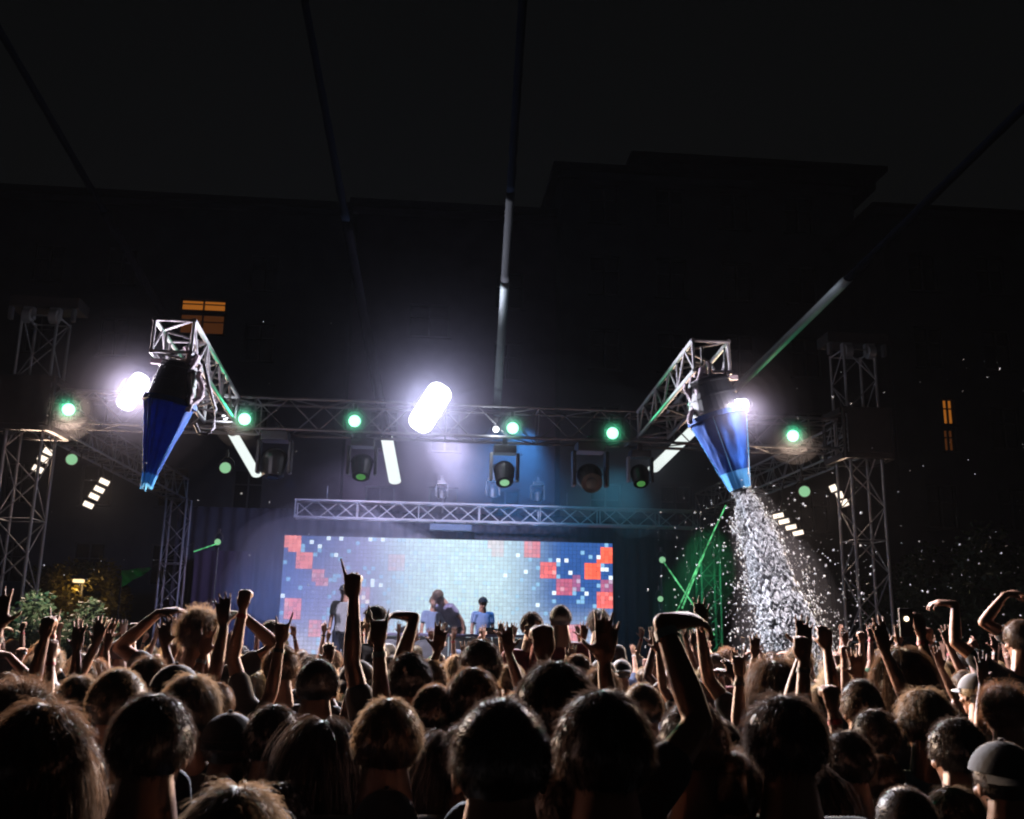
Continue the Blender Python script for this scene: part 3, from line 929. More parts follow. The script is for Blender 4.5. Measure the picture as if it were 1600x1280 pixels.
for i in range(80000):
    t_ = r5.random() ** 0.9
    c, hw, ax = along(t_)
    a = r5.random() * 2 * PI
    rr = hw * min(1.5, abs(r5.gauss(0, 0.40)))
    off = Vector((math.cos(a) * rr, math.sin(a) * rr * .8, r5.uniform(-.05, .05)))
    dens = max(0, 1 - rr / (hw * 1.3))
    q_ = c + off
    nz = noise.noise(Vector((q_.x * 4.5, q_.y * 3, q_.z * 2.2))) + .5 * noise.noise(q_ * 9)
    if t_ > 0.05 and nz < 0.12 - 0.62 * dens * (1.15 - t_): continue
    s_ = (0.004 + 0.0125 * r5.random() ** 3) * (0.7 + .5 * dens)
    items.append((q_, (s_, s_, s_ * (1.5 + r5.random() * 2.5)), ax + Vector((r5.uniform(-.3, .3), r5.uniform(-.3, .3), 0)) * ax.length))
for i in range(2600):
    t_ = r5.random() * 0.8
    c, hw, ax = along(t_)
    rr = hw * .45
    s_ = (0.25 + hw) * r5.uniform(.018, .045)
    items.append((c + Vector((r5.uniform(-rr, rr), r5.uniform(-rr, rr), 0)), (s_, s_, s_ * 3.4), ax))
o = blobs('foam_jet', items, FOAM, OCT)
tag(o, 'white foam jet pouring from the blue cone and breaking up over the crowd', 'foam', kind='stuff')
items = []
for i in range(1000):
    t_ = r5.random() ** 0.8
    c, hw, ax = along(t_)
    off = Vector((r5.gauss(0, 0.85) * (hw + .12) * 1.2, r5.gauss(0, .5), r5.gauss(0, .12)))
    s = 0.0035 + 0.013 * r5.random() ** 3.5
    items.append((c + off, (s, s, s * 1.3), (r5.random(), r5.random(), 1)))
for i in range(300):
    p = at(r5.uniform(1240, 1640), r5.uniform(560, 1060) if r5.random() < .3 else r5.uniform(840, 1060), r5.uniform(8, 14))
    s = 0.003 + 0.008 * r5.random() ** 3
    items.append((p, (s, s, s), (r5.random(), r5.random(), 1)))
for i in range(40):
    p = at(r5.uniform(60, 520), r5.uniform(500, 960), r5.uniform(9, 14))
    s = 0.005 + 0.008 * r5.random() ** 2
    items.append((p, (s, s, s), (r5.random(), r5.random(), 1)))
o = blobs('foam_flakes', items, FOAM, TPL)
tag(o, 'tiny white foam flakes drifting in the air around the jet', 'foam', kind='stuff')

for f_, r_ in ((.16, .26), (.3, .36), (.45, .46), (.62, .56), (.8, .62)):
    c, hw, ax = along(f_)
    cloud(c, (r_, r_ * .8, r_ * 1.7), 0.008, 'fine white mist hanging round the foam jet')

# ================================================================== overhead light tubes running out over the crowd
def overhead(A_, B_, bounds, w0, w1, label, mats):
    """A_ low end beyond the front truss, B_ high end above the camera; bounds: photo y where the sections change."""
    a, b = at(*A_), at(*B_)
    root = empty('overhead_tube', a, 0, label, 'overhead tube', 'long tubes stretched from the stage out over the crowd')
    d = b - a
    def f_of(y):
        lo, hi = 0.0, 1.0
        for _ in range(40):
            m_ = (lo + hi) / 2
            if pix(a + d * m_)[1] > y: lo = m_
            else: hi = m_
        return lo
    fs = [0.0] + [f_of(y) for y in bounds] + [1.0]
    for i, (f0, f1) in enumerate(zip(fs, fs[1:])):
        nm, mm, sc_ = mats[i]
        bm = bmesh.new()
        n = max(3, int((f1 - f0) * 60))
        pts, rings = [], []
        for k in range(n + 1):
            f = f0 + (f1 - f0) * k / n
            rad = (w0 + (w1 - w0) * f) * sc_
            if nm == 'unlit_mesh_section': rad *= 0.85 + 0.3 * noise.noise((f * 60, 0, i))
            c = d * f
            Bq = look_basis(d)
            rings.append([bm.verts.new(c + Bq @ Vector((math.cos(2 * PI * q_ / 12) * rad, math.sin(2 * PI * q_ / 12) * rad * .6, 0))) for q_ in range(12)])
        for u, v in zip(rings, rings[1:]):
            for q_ in range(12): bm.faces.new((u[q_], u[(q_ + 1) % 12], v[(q_ + 1) % 12], v[q_]))
        bm.faces.new(rings[0][::-1]); bm.faces.new(rings[-1])
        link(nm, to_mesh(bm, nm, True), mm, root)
    return root
GLOWS, PALE, DARK = ('glowing_section', TUBE_GLOW, 1.0), ('lit_pale_section', STRAPPALE, 0.8), ('unlit_mesh_section', STRAPDARK, 0.8)  # section tones painted for where strobe light reaches and ends
GREYS = ('dim_lit_section', mat('dim_lit_diffuser', (0.0012, 0.0012, 0.002), 0.9, 0, 0.3, 3, transl=0.3, spec=0.0), 0.85)
GREYS2 = ('dim_lit_section', mat('half_lit_diffuser', (0.007, 0.009, 0.012), 0.9, 0, 0.3, 3, transl=0.3, spec=0.1), 0.75)
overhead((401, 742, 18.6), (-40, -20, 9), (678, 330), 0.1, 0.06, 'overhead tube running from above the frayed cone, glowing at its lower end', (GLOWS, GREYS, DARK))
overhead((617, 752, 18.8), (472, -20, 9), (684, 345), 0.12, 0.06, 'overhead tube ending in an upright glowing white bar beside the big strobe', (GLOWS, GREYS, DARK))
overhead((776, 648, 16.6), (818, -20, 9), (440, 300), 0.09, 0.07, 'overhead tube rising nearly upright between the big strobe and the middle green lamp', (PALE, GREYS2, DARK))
overhead((1021, 733, 18.6), (1640, 128, 8), (668, 436), 0.12, 0.085, 'overhead tube slanting up beyond the pouring cone, half its length toned as strobe-lit', (GLOWS, PALE, DARK))

# ================================================================== buildings behind the stage
def building(x0, x1, y, z1, depth, label, wm, wins, roof='flat', gable=0.0):
    o = empty('building', ((x0 + x1) / 2, y, 0), 0, label, 'building')
    W_ = x1 - x0
    # front wall with real window openings: wall strips around the openings
    cols = sorted({0.0, W_} | {v for wn in wins for v in (wn[0] - x0, wn[1] - x0)})
    rows = sorted({0.0, z1} | {v for wn in wins for v in (wn[2], wn[3])})
    bm = bmesh.new()
    for i in range(len(cols) - 1):
        for j in range(len(rows) - 1):
            cx, cz = (cols[i] + cols[i + 1]) / 2, (rows[j] + rows[j + 1]) / 2
            if any(wn[0] - x0 < cx < wn[1] - x0 and wn[2] < cz < wn[3] for wn in wins): continue
            sx, sz = cols[i + 1] - cols[i], rows[j + 1] - rows[j]
            if sx < 1e-3 or sz < 1e-3: continue
            add_box(bm, (cx - W_ / 2, 0.2, cz), (sx, 0.4, sz))
    link('front_wall', to_mesh(bm, 'front_wall'), wm, o)
    for sx in (-1, 1): box_part('side_wall', (sx * (W_ / 2 - 0.2), depth / 2 + 0.4, z1 / 2), (0.4, depth, z1), wm, o)
    box_part('back_wall', (0, depth + 0.6, z1 / 2), (W_, 0.4, z1), wm, o)
    if roof == 'flat':
        box_part('roof', (0, depth / 2 + 0.4, z1 + 0.2), (W_ + 1.0, depth + 1.4, 0.4), ROOFM, o)
    else:
        bm = bmesh.new()
        W2, d2 = W_ / 2 + 0.6, depth + 1.2
        v = [bm.verts.new(c) for c in ((-W2, -.5, z1), (W2, -.5, z1), (W2, d2, z1), (-W2, d2, z1), (-W2 + gable, d2 / 2, z1 + gable), (W2 - gable, d2 / 2, z1 + gable))]
        for f_ in ((0, 1, 5, 4), (1, 2, 5), (2, 3, 4, 5), (3, 0, 4), (3, 2, 1, 0)): bm.faces.new([v[i] for i in f_])
        link('roof', to_mesh(bm, 'roof'), ROOFM, o)
    box_part('cornice', (0, -0.12, z1 - 0.3), (W_ + 0.5, 0.25, 0.35), wm, o)
    for (a, b, c, d, gm) in wins:
        cx, cz, w_, h_ = (a + b) / 2 - x0 - W_ / 2, (c + d) / 2, b - a, d - c
        bm = bmesh.new()
        t_ = 0.09
        add_box(bm, (-w_ / 2 + t_ / 2, 0, 0), (t_, .1, h_)); add_box(bm, (w_ / 2 - t_ / 2, 0, 0), (t_, .1, h_))
        add_box(bm, (0, 0, h_ / 2 - t_ / 2), (w_ - 2 * t_, .1, t_)); add_box(bm, (0, 0, -h_ / 2 + t_ / 2), (w_ - 2 * t_, .1, t_))
        add_box(bm, (0, 0, 0), (t_, .1, h_ - 2 * t_))
        add_box(bm, (-w_ / 4, 0, h_ * .12), (w_ / 2 - 1.5 * t_, .08, .06)); add_box(bm, (w_ / 4, 0, h_ * .12), (w_ / 2 - 1.5 * t_, .08, .06))
        wo = link('window', to_mesh(bm, 'window'), FRAME, o, TR((cx, 0.18, cz)))
        for s in (-1, 1):
            box_part('pane', (s * w_ / 4, 0.03, 0), (w_ / 2 - t_ * 1.2, 0.02, h_ - 2 * t_), gm, wo)
        box_part('sill', (0, -0.25, -h_ / 2 - 0.04), (w_ + .2, .2, .08), wm, wo)
    return o
def rectpx(x0, y0, x1, y1, Y):
    a, b = at(x0, y0, Y), at(x1, y1, Y)
    return min(a.x, b.x), max(a.x, b.x), min(a.z, b.z), max(a.z, b.z)
def wgrid(x0, x1, xs, zs, w_, h_, gm, skip=()):
    return [(x, x + w_, z, z + h_, gm) for x in xs for z in zs if x > x0 + .5 and x + w_ < x1 - .5 and not any(s[0] < x + w_ and x < s[1] and s[2] < z + h_ and z < s[3] for s in skip)]
# block A: behind the left half, lit attic window
YA = 56
xa0, xa1 = at(-150, 600, YA).x, at(540, 600, YA).x
za = at(350, 318, YA).z
lw = rectpx(283, 466, 350, 516, YA)
wa = [(lw[0], lw[1], (lw[2] + lw[3]) / 2 + 0.2, lw[3], ORANGE), (lw[0], lw[1], lw[2] - .3, (lw[2] + lw[3]) / 2 + 0.05, ORANGE_DIM)]
sk = [(lw[0] - 1.2, lw[1] + 1.2, lw[2] - 1.5, lw[3] + 1.0)]
wa += wgrid(xa0, xa1, np.arange(xa0 + 2, xa1, 4.2), np.arange(4, za - 3, 4.4), 1.7, 2.3, DARKGLASS, sk)
building(xa0, xa1, YA, za, 12, 'long dark apartment block with one orange window lit high above the truss arm', BRICK2, wa, 'flat')
# block B: middle, violet light tinted into its wall
YB = 52
xb0, xb1 = at(545, 600, YB).x, at(868, 600, YB).x
zb_ = at(700, 330, YB).z
lw = rectpx(640, 490, 702, 528, YB)
wb = [(lw[0], lw[1], lw[2], lw[3] + .6, DARKGLASS)]
wb += wgrid(xb0, xb1, np.arange(xb0 + 1.2, xb1, 3.4), np.arange(3, zb_ - 3, 4.2), 1.6, 2.2, DARKGLASS, [(lw[0] - 1, lw[1] + 1, lw[2] - 1, lw[3] + 1.4)])
building(xb0, xb1, YB, zb_, 10, 'narrow rendered house rising behind the big strobe, tinted as if faintly lit violet', BRICK, wb, 'flat')
# block C: darker taller block at the right with hipped roof
YC = 50
xc0, xc1 = at(876, 600, YC).x, at(1352, 600, YC).x
zc = at(1200, 285, YC).z
wc = wgrid(xc0, xc1, np.arange(xc0 + 1.6, xc1, 3.8), np.arange(3, zc - 3, 4.3), 1.7, 2.3, DARKGLASS)
building(xc0, xc1, YC, zc, 14, 'tall dark block with a stepped attic rising behind the foam cones', BRICK2, wc, 'flat')
xd0, xd1, zd0, zd1 = rectpx(985, 238, 1385, 284, YC + 1.0)
o = empty('attic', ((xd0 + xd1) / 2, YC + 4.2, zc + 0.4), 0, 'low dark attic storey standing on the roof of the tall dark block', 'attic')
box_part('attic_wall', (0, 0, (zd1 - zc) / 2 - .3), (xd1 - xd0 - 1.2, 6, zd1 - zc - .9), ROOFM, o)
box_part('attic_roof', (0, 0, zd1 - zc - .6), (xd1 - xd0, 7, .3), ROOFM, o)
# block D: right edge, tall orange window
YD = 44
xe0, xe1 = at(1395, 600, YD).x, at(1760, 600, YD).x
ze = at(1500, 330, YD).z
l1 = rectpx(1472, 622, 1494, 664, YD)
l2 = rectpx(1474, 669, 1495, 706, YD)
wd = [(l1[0], l1[1], l1[2], l1[3], ORANGE), (l2[0], l2[1], l2[2], l2[3], ORANGE_DIM)]
sk = [(l1[0] - 1, l1[1] + 1, l2[2] - 1, l1[3] + 1)]
wd += wgrid(xe0, xe1, np.arange(xe0 + 1.3, xe1, 3.6), np.arange(3, ze - 3, 4.0), 1.5, 2.1, DARKGLASS, sk)
building(xe0, xe1, YD, ze, 10, 'dark house beyond the trees with one tall orange stair window lit', BRICK2, wd, 'hip', 2.5)

# ================================================================== trees, bush, street lamp
def tree(x, y, h, cr, label, m, n=2600, seed=0, name='tree', squash=0.9, trunk=True, base=0.0, leaf=0.09, cat='tree'):
    rr = random.Random(seed)
    o = empty(name, (x, y, base), 0, label, cat)
    cz = h - cr * squash
    bm = bmesh.new()
    lean = Vector((rr.uniform(-.2, .2), rr.uniform(-.2, .2), 0))
    top = Vector((0, 0, cz + cr * .3)) + lean
    add_cyl(bm, (0, 0, 0), top * 0.5, h * .028, h * .02, 10)
    add_cyl(bm, top * 0.5, top, h * .02, h * .008, 8)
    ends = []
    for k in range(9):
        a = rr.random() * 2 * PI
        z0 = cz * (0.5 + 0.4 * rr.random())
        st = top * (z0 / top.z)
        e_ = Vector((math.cos(a) * cr * .75, math.sin(a) * cr * .75, cz + rr.uniform(-.4, .6) * cr))
        add_cyl(bm, st, st.lerp(e_, .6) + Vector((0, 0, .1)), h * .011, h * .006, 6)
        add_cyl(bm, st.lerp(e_, .6) + Vector((0, 0, .1)), e_, h * .006, h * .002, 6)
        ends.append(e_)
    link('trunk', to_mesh(bm, 'trunk'), BARK, o)
    cl = []
    for k in range(26):
        v = Vector((rr.gauss(0, 1), rr.gauss(0, 1), rr.gauss(0, 1))).normalized() * (rr.random() ** .4) * .82
        cl.append((Vector((v.x * cr, v.y * cr, cz + v.z * cr * squash)), cr * rr.uniform(.2, .38)))
    V, F = [], []
    for i in range(n):
        c, s = cl[rr.randrange(len(cl))]
        d = Vector((rr.gauss(0, 1), rr.gauss(0, 1), rr.gauss(0, 1))).normalized()
        p = c + d * s * rr.random() ** .35
        a = Vector((rr.gauss(0, 1), rr.gauss(0, 1), rr.gauss(0, .6))).normalized() * leaf * rr.uniform(.7, 1.3)
        b = a.cross(d + Vector((.01, 0, 0))).normalized() * leaf * .4
        n0 = len(V)
        V += [p - a, p + b, p + a, p - b]
        F.append((n0, n0 + 1, n0 + 2, n0 + 3))
    me = bpy.data.meshes.new('crown')
    me.from_pydata([tuple(v) for v in V], [], F)
    c_ = link('crown', me, m, o)
    return o
q = at(1500, 1000, 20)
tree(q.x, 20, 3.9, 1.5, 'dark leafy tree standing right of the lattice tower, its crown dusted with foam'.replace('right of', 'just past'), LEAF, 9000, 2)
q = at(1590, 1000, 17)
tree(q.x + .4, 17, 4.1, 1.5, 'dark leafy tree at the far edge beyond the phone torch', LEAF, 8000, 3)
q = at(1440, 1000, 24)
tree(q.x, 24, 4.1, 1.6, 'rounded dark tree farther back behind the lattice tower', LEAF, 8000, 4)
q = at(50, 985, 15.0)
tree(q.x + .3, 15.0, 2.35, 0.95, 'low bush lit mint green at the foot of the lattice tower', mat('pale_leaf', (0.04, 0.07, 0.045), .6, 0, .4, 3, transl=.35), 5000, 5, 'bush', 0.7, cat='bush', leaf=0.05)
lamp('added_bush_spot', 'SPOT', at(107, 760, 14.2), 120, (0.15, 1.0, 0.6), None, at(50, 965, 15.0), 36, 0.7, .05)  # bare green spot added to light the bush
q = at(118, 960, 30)
tree(q.x, 30, 4.2, 1.6, 'small yellow-lit tree under the street lamp behind the crowd', LEAFY, 7000, 6)
q = at(124, 907, 29)
o = empty('street_lamp', (q.x, 29, 0), 0, 'street lamp with one warm light over the small yellow-lit tree', 'street lamp')
tube_part('pole', (0, .3, 0), (0, .3, q.z + .15), .05, BLACKMETAL, o)
tube_part('lamp_arm', (0, .3, q.z + .15), (0, -.1, q.z + .15), .03, BLACKMETAL, o)
box_part('lamp_head', (0, -.05, q.z + .08), (.34, .3, .1), BLACKMETAL, o, None, .02)
box_part('lens', (0, -.05, q.z - 0.02), (.26, .22, .09), LAMPGLOW, o, None, .02)
lamp('street_lamp_beam', 'POINT', (q.x, 28.9, q.z - .2), 28, (1.0, .6, .2), None)
tag(bpy.data.objects['street_lamp_beam'], None)

# ================================================================== people
def remeshed(bm, name, voxel, smooth_it=2):
    me = bpy.data.meshes.new(name + '_raw')
    bm.to_mesh(me); bm.free()
    o = bpy.data.objects.new('tmp', me)
    COL.objects.link(o)
    m = o.modifiers.new('r', 'REMESH')
    m.mode = 'VOXEL'; m.voxel_size = voxel; m.use_smooth_shade = True
    s = o.modifiers.new('s', 'SMOOTH'); s.factor = 0.5; s.iterations = smooth_it
    dg = bpy.context.evaluated_depsgraph_get()
    out = bpy.data.meshes.new_from_object(o.evaluated_get(dg))
    out.name = name
    bpy.data.objects.remove(o); bpy.data.meshes.remove(me)
    out.polygons.foreach_set('use_smooth', [True] * len(out.polygons))
    return out

def hull(bm, balls, sub=2):
    """Convex hull of balls (centre, radius or three radii)."""
    vs = []
    for c, r in balls:
        r = r if hasattr(r, '__len__') else (r, r, r)
        vs += bmesh.ops.create_icosphere(bm, subdivisions=sub, radius=1, matrix=TR(c, None, r))['verts']
    res = bmesh.ops.convex_hull(bm, input=vs, use_existing_faces=False)
    dead = [g_ for g_ in set(res['geom_interior']) | set(res['geom_unused']) if isinstance(g_, bmesh.types.BMVert) and g_.is_valid]
    bmesh.ops.delete(bm, geom=dead, context='VERTS')
    for f in [f for f in bm.faces if f.is_valid]: pass

class Part:
    """Collects closed hulls, each built in its own bmesh, into one."""
    def __init__(s): s.bm = bmesh.new()
    def add(s, balls, sub=2, M=None):
        b = bmesh.new()
        pts = []
        t_ = bmesh.new()
        bmesh.ops.create_icosphere(t_, subdivisions=sub, radius=1)
        unit = [v.co.copy() for v in t_.verts]
        t_.free()
        for c, r in balls:
            r = r if hasattr(r, '__len__') else (r, r, r)
            for u in unit: b.verts.new(Vector(c) + Vector((u.x * r[0], u.y * r[1], u.z * r[2])))
        res = bmesh.ops.convex_hull(b, input=list(b.verts))
        dead = [v for v in b.verts if not v.link_faces]
        bmesh.ops.delete(b, geom=dead, context='VERTS')
        if M is not None: bmesh.ops.transform(b, matrix=M, verts=list(b.verts))
        me = bpy.data.meshes.new('t'); b.to_mesh(me); b.free()
        s.bm.from_mesh(me); bpy.data.meshes.remove(me)
        return s

def hand(P, wrist, d, palm_n, side, curls, spread=1.0):
    """Palm, four fingers and a thumb. d: direction of the hand, palm_n: where the palm looks, side: +1/-1 thumb side."""
    d = Vector(d).normalized()
    n = Vector(palm_n); n = (n - d * n.dot(d)).normalized()
    s = d.cross(n).normalized() * side          # towards the thumb
    W = Vector(wrist)
    k = [0.031, 0.011, -0.010, -0.030]
    P.add([(W, .024), (W + d * .03 + s * .02, .017), (W + d * .03 - s * .02, .016), (W + d * .088 + s * .031, .0125), (W + d * .095, .013), (W + d * .084 - s * .031, .0115)], 1)
    P.add([(W + d * .02 + s * .022, .017), (W + d * .05 + s * .036 + n * .008, .014)], 1)
    L = [.076, .084, .078, .062]
    tip = W
    for i in range(4):
        base = W + d * (.092 - (.010 if i == 3 else 0)) + s * k[i]
        ang = (1.5 - i) * 0.13 * spread * (1 - curls[i + 1])
        dd = (d * math.cos(ang) + s * math.sin(ang)).normalized()
        p, r, c = base, .0100 if i < 3 else .0090, 0
        for j, fr in enumerate((.44, .31, .25)):
            c += curls[i + 1] * (1.35 if j == 0 else 1.5)
            dj = (dd * math.cos(c) + n * math.sin(c)).normalized()
            q_ = p + dj * L[i] * fr * 1.02
            P.add([(p, r), (q_, r * .9)], 1)
            p, r = q_, r * .92
        if p.z > tip.z: tip = p
    c0 = curls[0]
    td = (d * .55 + s * (.85 * (1 - c0) + .1) + n * (.25 + .7 * c0)).normalized()
    p = W + d * .032 + s * .03
    P.add([(p, .0135), (p + td * .036, .0115)], 1)
    p2 = p + td * .036
    td2 = (td + d * .3 + n * (.8 * c0) - s * (.9 * c0)).normalized()
    P.add([(p2, .0115), (p2 + td2 * .03, .009)], 1)
    return tip

HZ = 1.635
def head_parts(P):
    P.add([((0, -.012, 1.665), (.076, .094, .082)), ((0, -.045, 1.645), (.062, .055, .06)), ((0, .012, 1.655), (.070, .078, .07))])
    P.add([((0, .03, 1.66), (.062, .055, .05)), ((0, .035, 1.60), (.055, .05, .045)), ((0, .062, 1.548), (.026, .022, .02)), ((0, -.03, 1.60), (.055, .05, .04))])
    P.add([((0, .088, 1.645), .010), ((0, .112, 1.607), (.013, .014, .010)), ((0, .09, 1.605), (.017, .012, .010))], 1)
    P.add([((.0, .082, 1.668), (.045, .014, .010))], 1)
    P.add([((.0, .090, 1.575), (.024, .011, .006))], 1)
    P.add([((.0, .088, 1.562), (.020, .012, .007))], 1)
    for s in (-1, 1):
        P.add([((s * .030, .085, 1.643), (.013, .010, .011))], 1)
        P.add([((s * .079, -.008, 1.632), (.008, .018, .030)), ((s * .072, .0, 1.62), (.008, .010, .018))], 1)
        P.add([((s * .045, .055, 1.612), (.022, .026, .02))], 1)
    P.add([((0, -.028, 1.60), (.060, .060, .045)), ((0, -.02, 1.49), (.064, .060, .03)), ((0, -.03, 1.43), (.095, .065, .03))])

def arm_pts(side, U, F):
    sh = Vector((side * .185, -.01, 1.415))
    U, F = Vector(U).normalized(), Vector(F).normalized()
    U.x *= side; F.x *= side
    lift = max(0, U.z)
    sh = sh + Vector((-side * .02 * lift, 0, .045 * lift))
    el = sh + U * .285
    wr = el + F * .255
    return sh, el, wr, F

OPEN, POINT, FIST, GRIP, RELAX, HORN = (0, .05, .03, .06, .1), (.9, .0, .85, .95, 1.0), (1, .9, .9, .92, .92), (.45, .5, .5, .5, .5), (.3, .28, .3, .34, .38), (.8, 0, .9, .9, .05)
DOWN = ((.16, .02, -1), (.06, .22, -1), RELAX, (0, .2, -1))
POSES = {   # right arm, left arm: upper arm, forearm, fingers, hand direction
    'still': (DOWN, DOWN, 'arms down'),
    'point': (((.28, .12, 1), (.02, .05, 1), POINT, (.12, .02, 1)), DOWN, 'one arm stretched up with a pointing finger'),
    'wave': (((.5, .3, .75), (.12, .1, 1), OPEN, (-.1, .1, 1)), DOWN, 'one open hand raised'),
    'vee': (((.6, .12, .85), (.22, .1, 1), OPEN, (.1, .05, 1)), ((.55, .2, .9), (.1, .15, 1), OPEN, (.05, .1, 1)), 'both open hands raised'),
    'arch': (((.85, .1, .55), (-.75, .1, .62), RELAX, (-.9, .1, .1)), ((.85, .15, .5), (-.7, .1, .7), RELAX, (-.9, .15, .2)), 'both forearms folded over the head'),
    'fist': (((.35, .35, .85), (-.1, .1, 1), FIST, (-.05, .1, 1)), DOWN, 'one fist raised'),
    'horn': (((.35, .25, .9), (.1, .1, 1), HORN, (.05, .15, 1)), ((.4, .5, .1), (.0, .3, 1), FIST, (0, .2, 1)), 'one hand raised with two fingers out'),
    'phone': (((.3, .75, .5), (.0, .35, 1), GRIP, (0, .2, 1)), ((.2, .8, .3), (-.1, .5, 1), GRIP, (0, .2, 1)), 'both arms lifted to hold a phone'),
    'clap': (((.45, .45, .75), (-.38, .1, 1), OPEN, (-.15, .1, 1)), ((.45, .45, .75), (-.38, .1, 1), OPEN, (-.15, .1, 1)), 'hands clapping overhead'),
    'bent': (((.62, .35, .62), (-.25, .3, .9), RELAX, (.9, .35, .1)), DOWN, 'one arm raised with a drooping hand'),
}
POSES.update({
    'wave_wide': (((.75, .2, .6), (.3, -.1, 1), OPEN, (.25, -.1, 1)), ((.2, .3, -.8), (-.2, .8, .5), RELAX, (-.2, .6, .6)), 'one open hand raised'),
    'fist_high': (((.2, .0, 1), (.12, .1, 1), FIST, (.05, .05, 1)), ((.3, .3, -.7), (.1, .8, .2), RELAX, (0, .8, .1)), 'one fist raised'),
    'vee_high': (((.3, .1, 1), (.1, -.05, 1), (.2, .1, .3, .5, .6), (.0, -.1, 1)), ((.45, .3, .85), (.3, .0, 1), OPEN, (.3, .0, 1)), 'both open hands raised'),
    'reach_out': (((.3, .7, .62), (.05, .55, .8), (.2, .25, .2, .25, .3), (0, .4, 1)), DOWN, 'one open hand raised'),
    'snap': (((.5, .2, .4), (-.15, .0, 1), (.6, .3, .5, .8, .9), (-.35, .1, 1)), ((.6, .3, .2), (-.35, .2, .95), RELAX, (-.5, .3, .8)), 'both forearms raised')})
BODY, SHIRT, PANTS, TIPS = {}, {}, {}, {}
def build_pose(key, voxel=0.0072, bend=0.0):
    pose = POSES[key]
    P, S, T = Part(), Part(), Part()
    head_parts(P)
    P.add([((0, 0, 1.40), (.13, .075, .05)), ((0, .0, 1.24), (.145, .095, .09)), ((0, 0, 1.10), (.125, .085, .07))])
    P.add([((0, 0, 1.10), (.125, .085, .07)), ((0, -.005, .95), (.155, .10, .07))])
    S.add([((0, -.03, 1.445), (.085, .06, .02)), ((0, -.02, 1.415), (.155, .082, .045))])
    S.add([((0, -.01, 1.415), (.150, .088, .045)), ((0, .0, 1.24), (.170, .118, .09)), ((0, 0, 1.08), (.155, .108, .07))])
    S.add([((0, 0, 1.08), (.155, .108, .07)), ((0, -.005, .93), (.178, .125, .05))])
    tip = Vector((0, 0, 0))
    for side, (U, F, cur, hd) in ((1, pose[0]), (-1, pose[1])):
        sh, el, wr, Fd = arm_pts(side, U, F)
        P.add([((side * .10, -.01, 1.40), .055), (sh, .052)])
        P.add([(sh, .050), (sh.lerp(el, .45), .046), (el, .036)])
        P.add([(el, .036), (el.lerp(wr, .3), .038), (wr, .024)])
        hd = Vector(hd); hd.x *= side
        pn = Vector((-side * .25, .95, 0)) if hd.z > .3 else Vector((-side, 0, 0))
        if abs(hd.x) > .6: pn = Vector((0, .3, -1))
        t_ = hand(P, wr + hd.normalized() * .01, hd, pn, -side if hd.z > .3 else side, cur)
        if t_.z > tip.z: tip = t_.copy()
        S.add([((side * .09, -.01, 1.41), .068), (sh, .064)])
        S.add([(sh, .064), (sh.lerp(el, .5), .062)])
    for s in (-1, 1):
        h_, k_, a_ = Vector((s * .09, 0, .92)), Vector((s * .10, .01, .50)), Vector((s * .10, -.01, .09))
        P.add([(h_, .085), (k_, .056)]); P.add([(k_, .056), (k_.lerp(a_, .35), .056), (a_, .038)])
        P.add([(a_, .042), (a_ + Vector((0, .15, -.05)), (.04, .05, .03)), (a_ + Vector((0, -.03, -.05)), .032)])
        T.add([(h_, .100), (k_, .078)]); T.add([(k_, .078), (a_, .066)])
        T.add([((0, 0, .93), (.165, .112, .06)), (h_, .09)])
    if bend:
        Mb = Matrix.Translation((0, 0, .95)) @ Matrix.Rotation(-bend, 4, 'X') @ Matrix.Translation((0, 0, -.95))
        for Q in (P, S):
            for v in Q.bm.verts:
                if v.co.z > .95: v.co = Mb @ v.co
    kk = key + ('_bent' if bend else '')
    BODY[kk] = remeshed(P.bm, 'body', voxel)
    SHIRT[kk] = remeshed(S.bm, 'shirt', 0.014, 3)
    if 'x' not in PANTS: PANTS['x'] = remeshed(T.bm, 'trousers', 0.02, 3)
    TIPS[kk] = tip
for k_ in POSES: build_pose(k_)
build_pose('still', 0.009, 0.75)
# shoes, shared
P = Part()
for s in (-1, 1):
    P.add([((s * .10, .17, .035), (.045, .05, .03)), ((s * .10, -.03, .045), (.042, .045, .042)), ((s * .10, .02, .07), (.04, .05, .04))])
SHOES = remeshed(P.bm, 'shoes', .012)

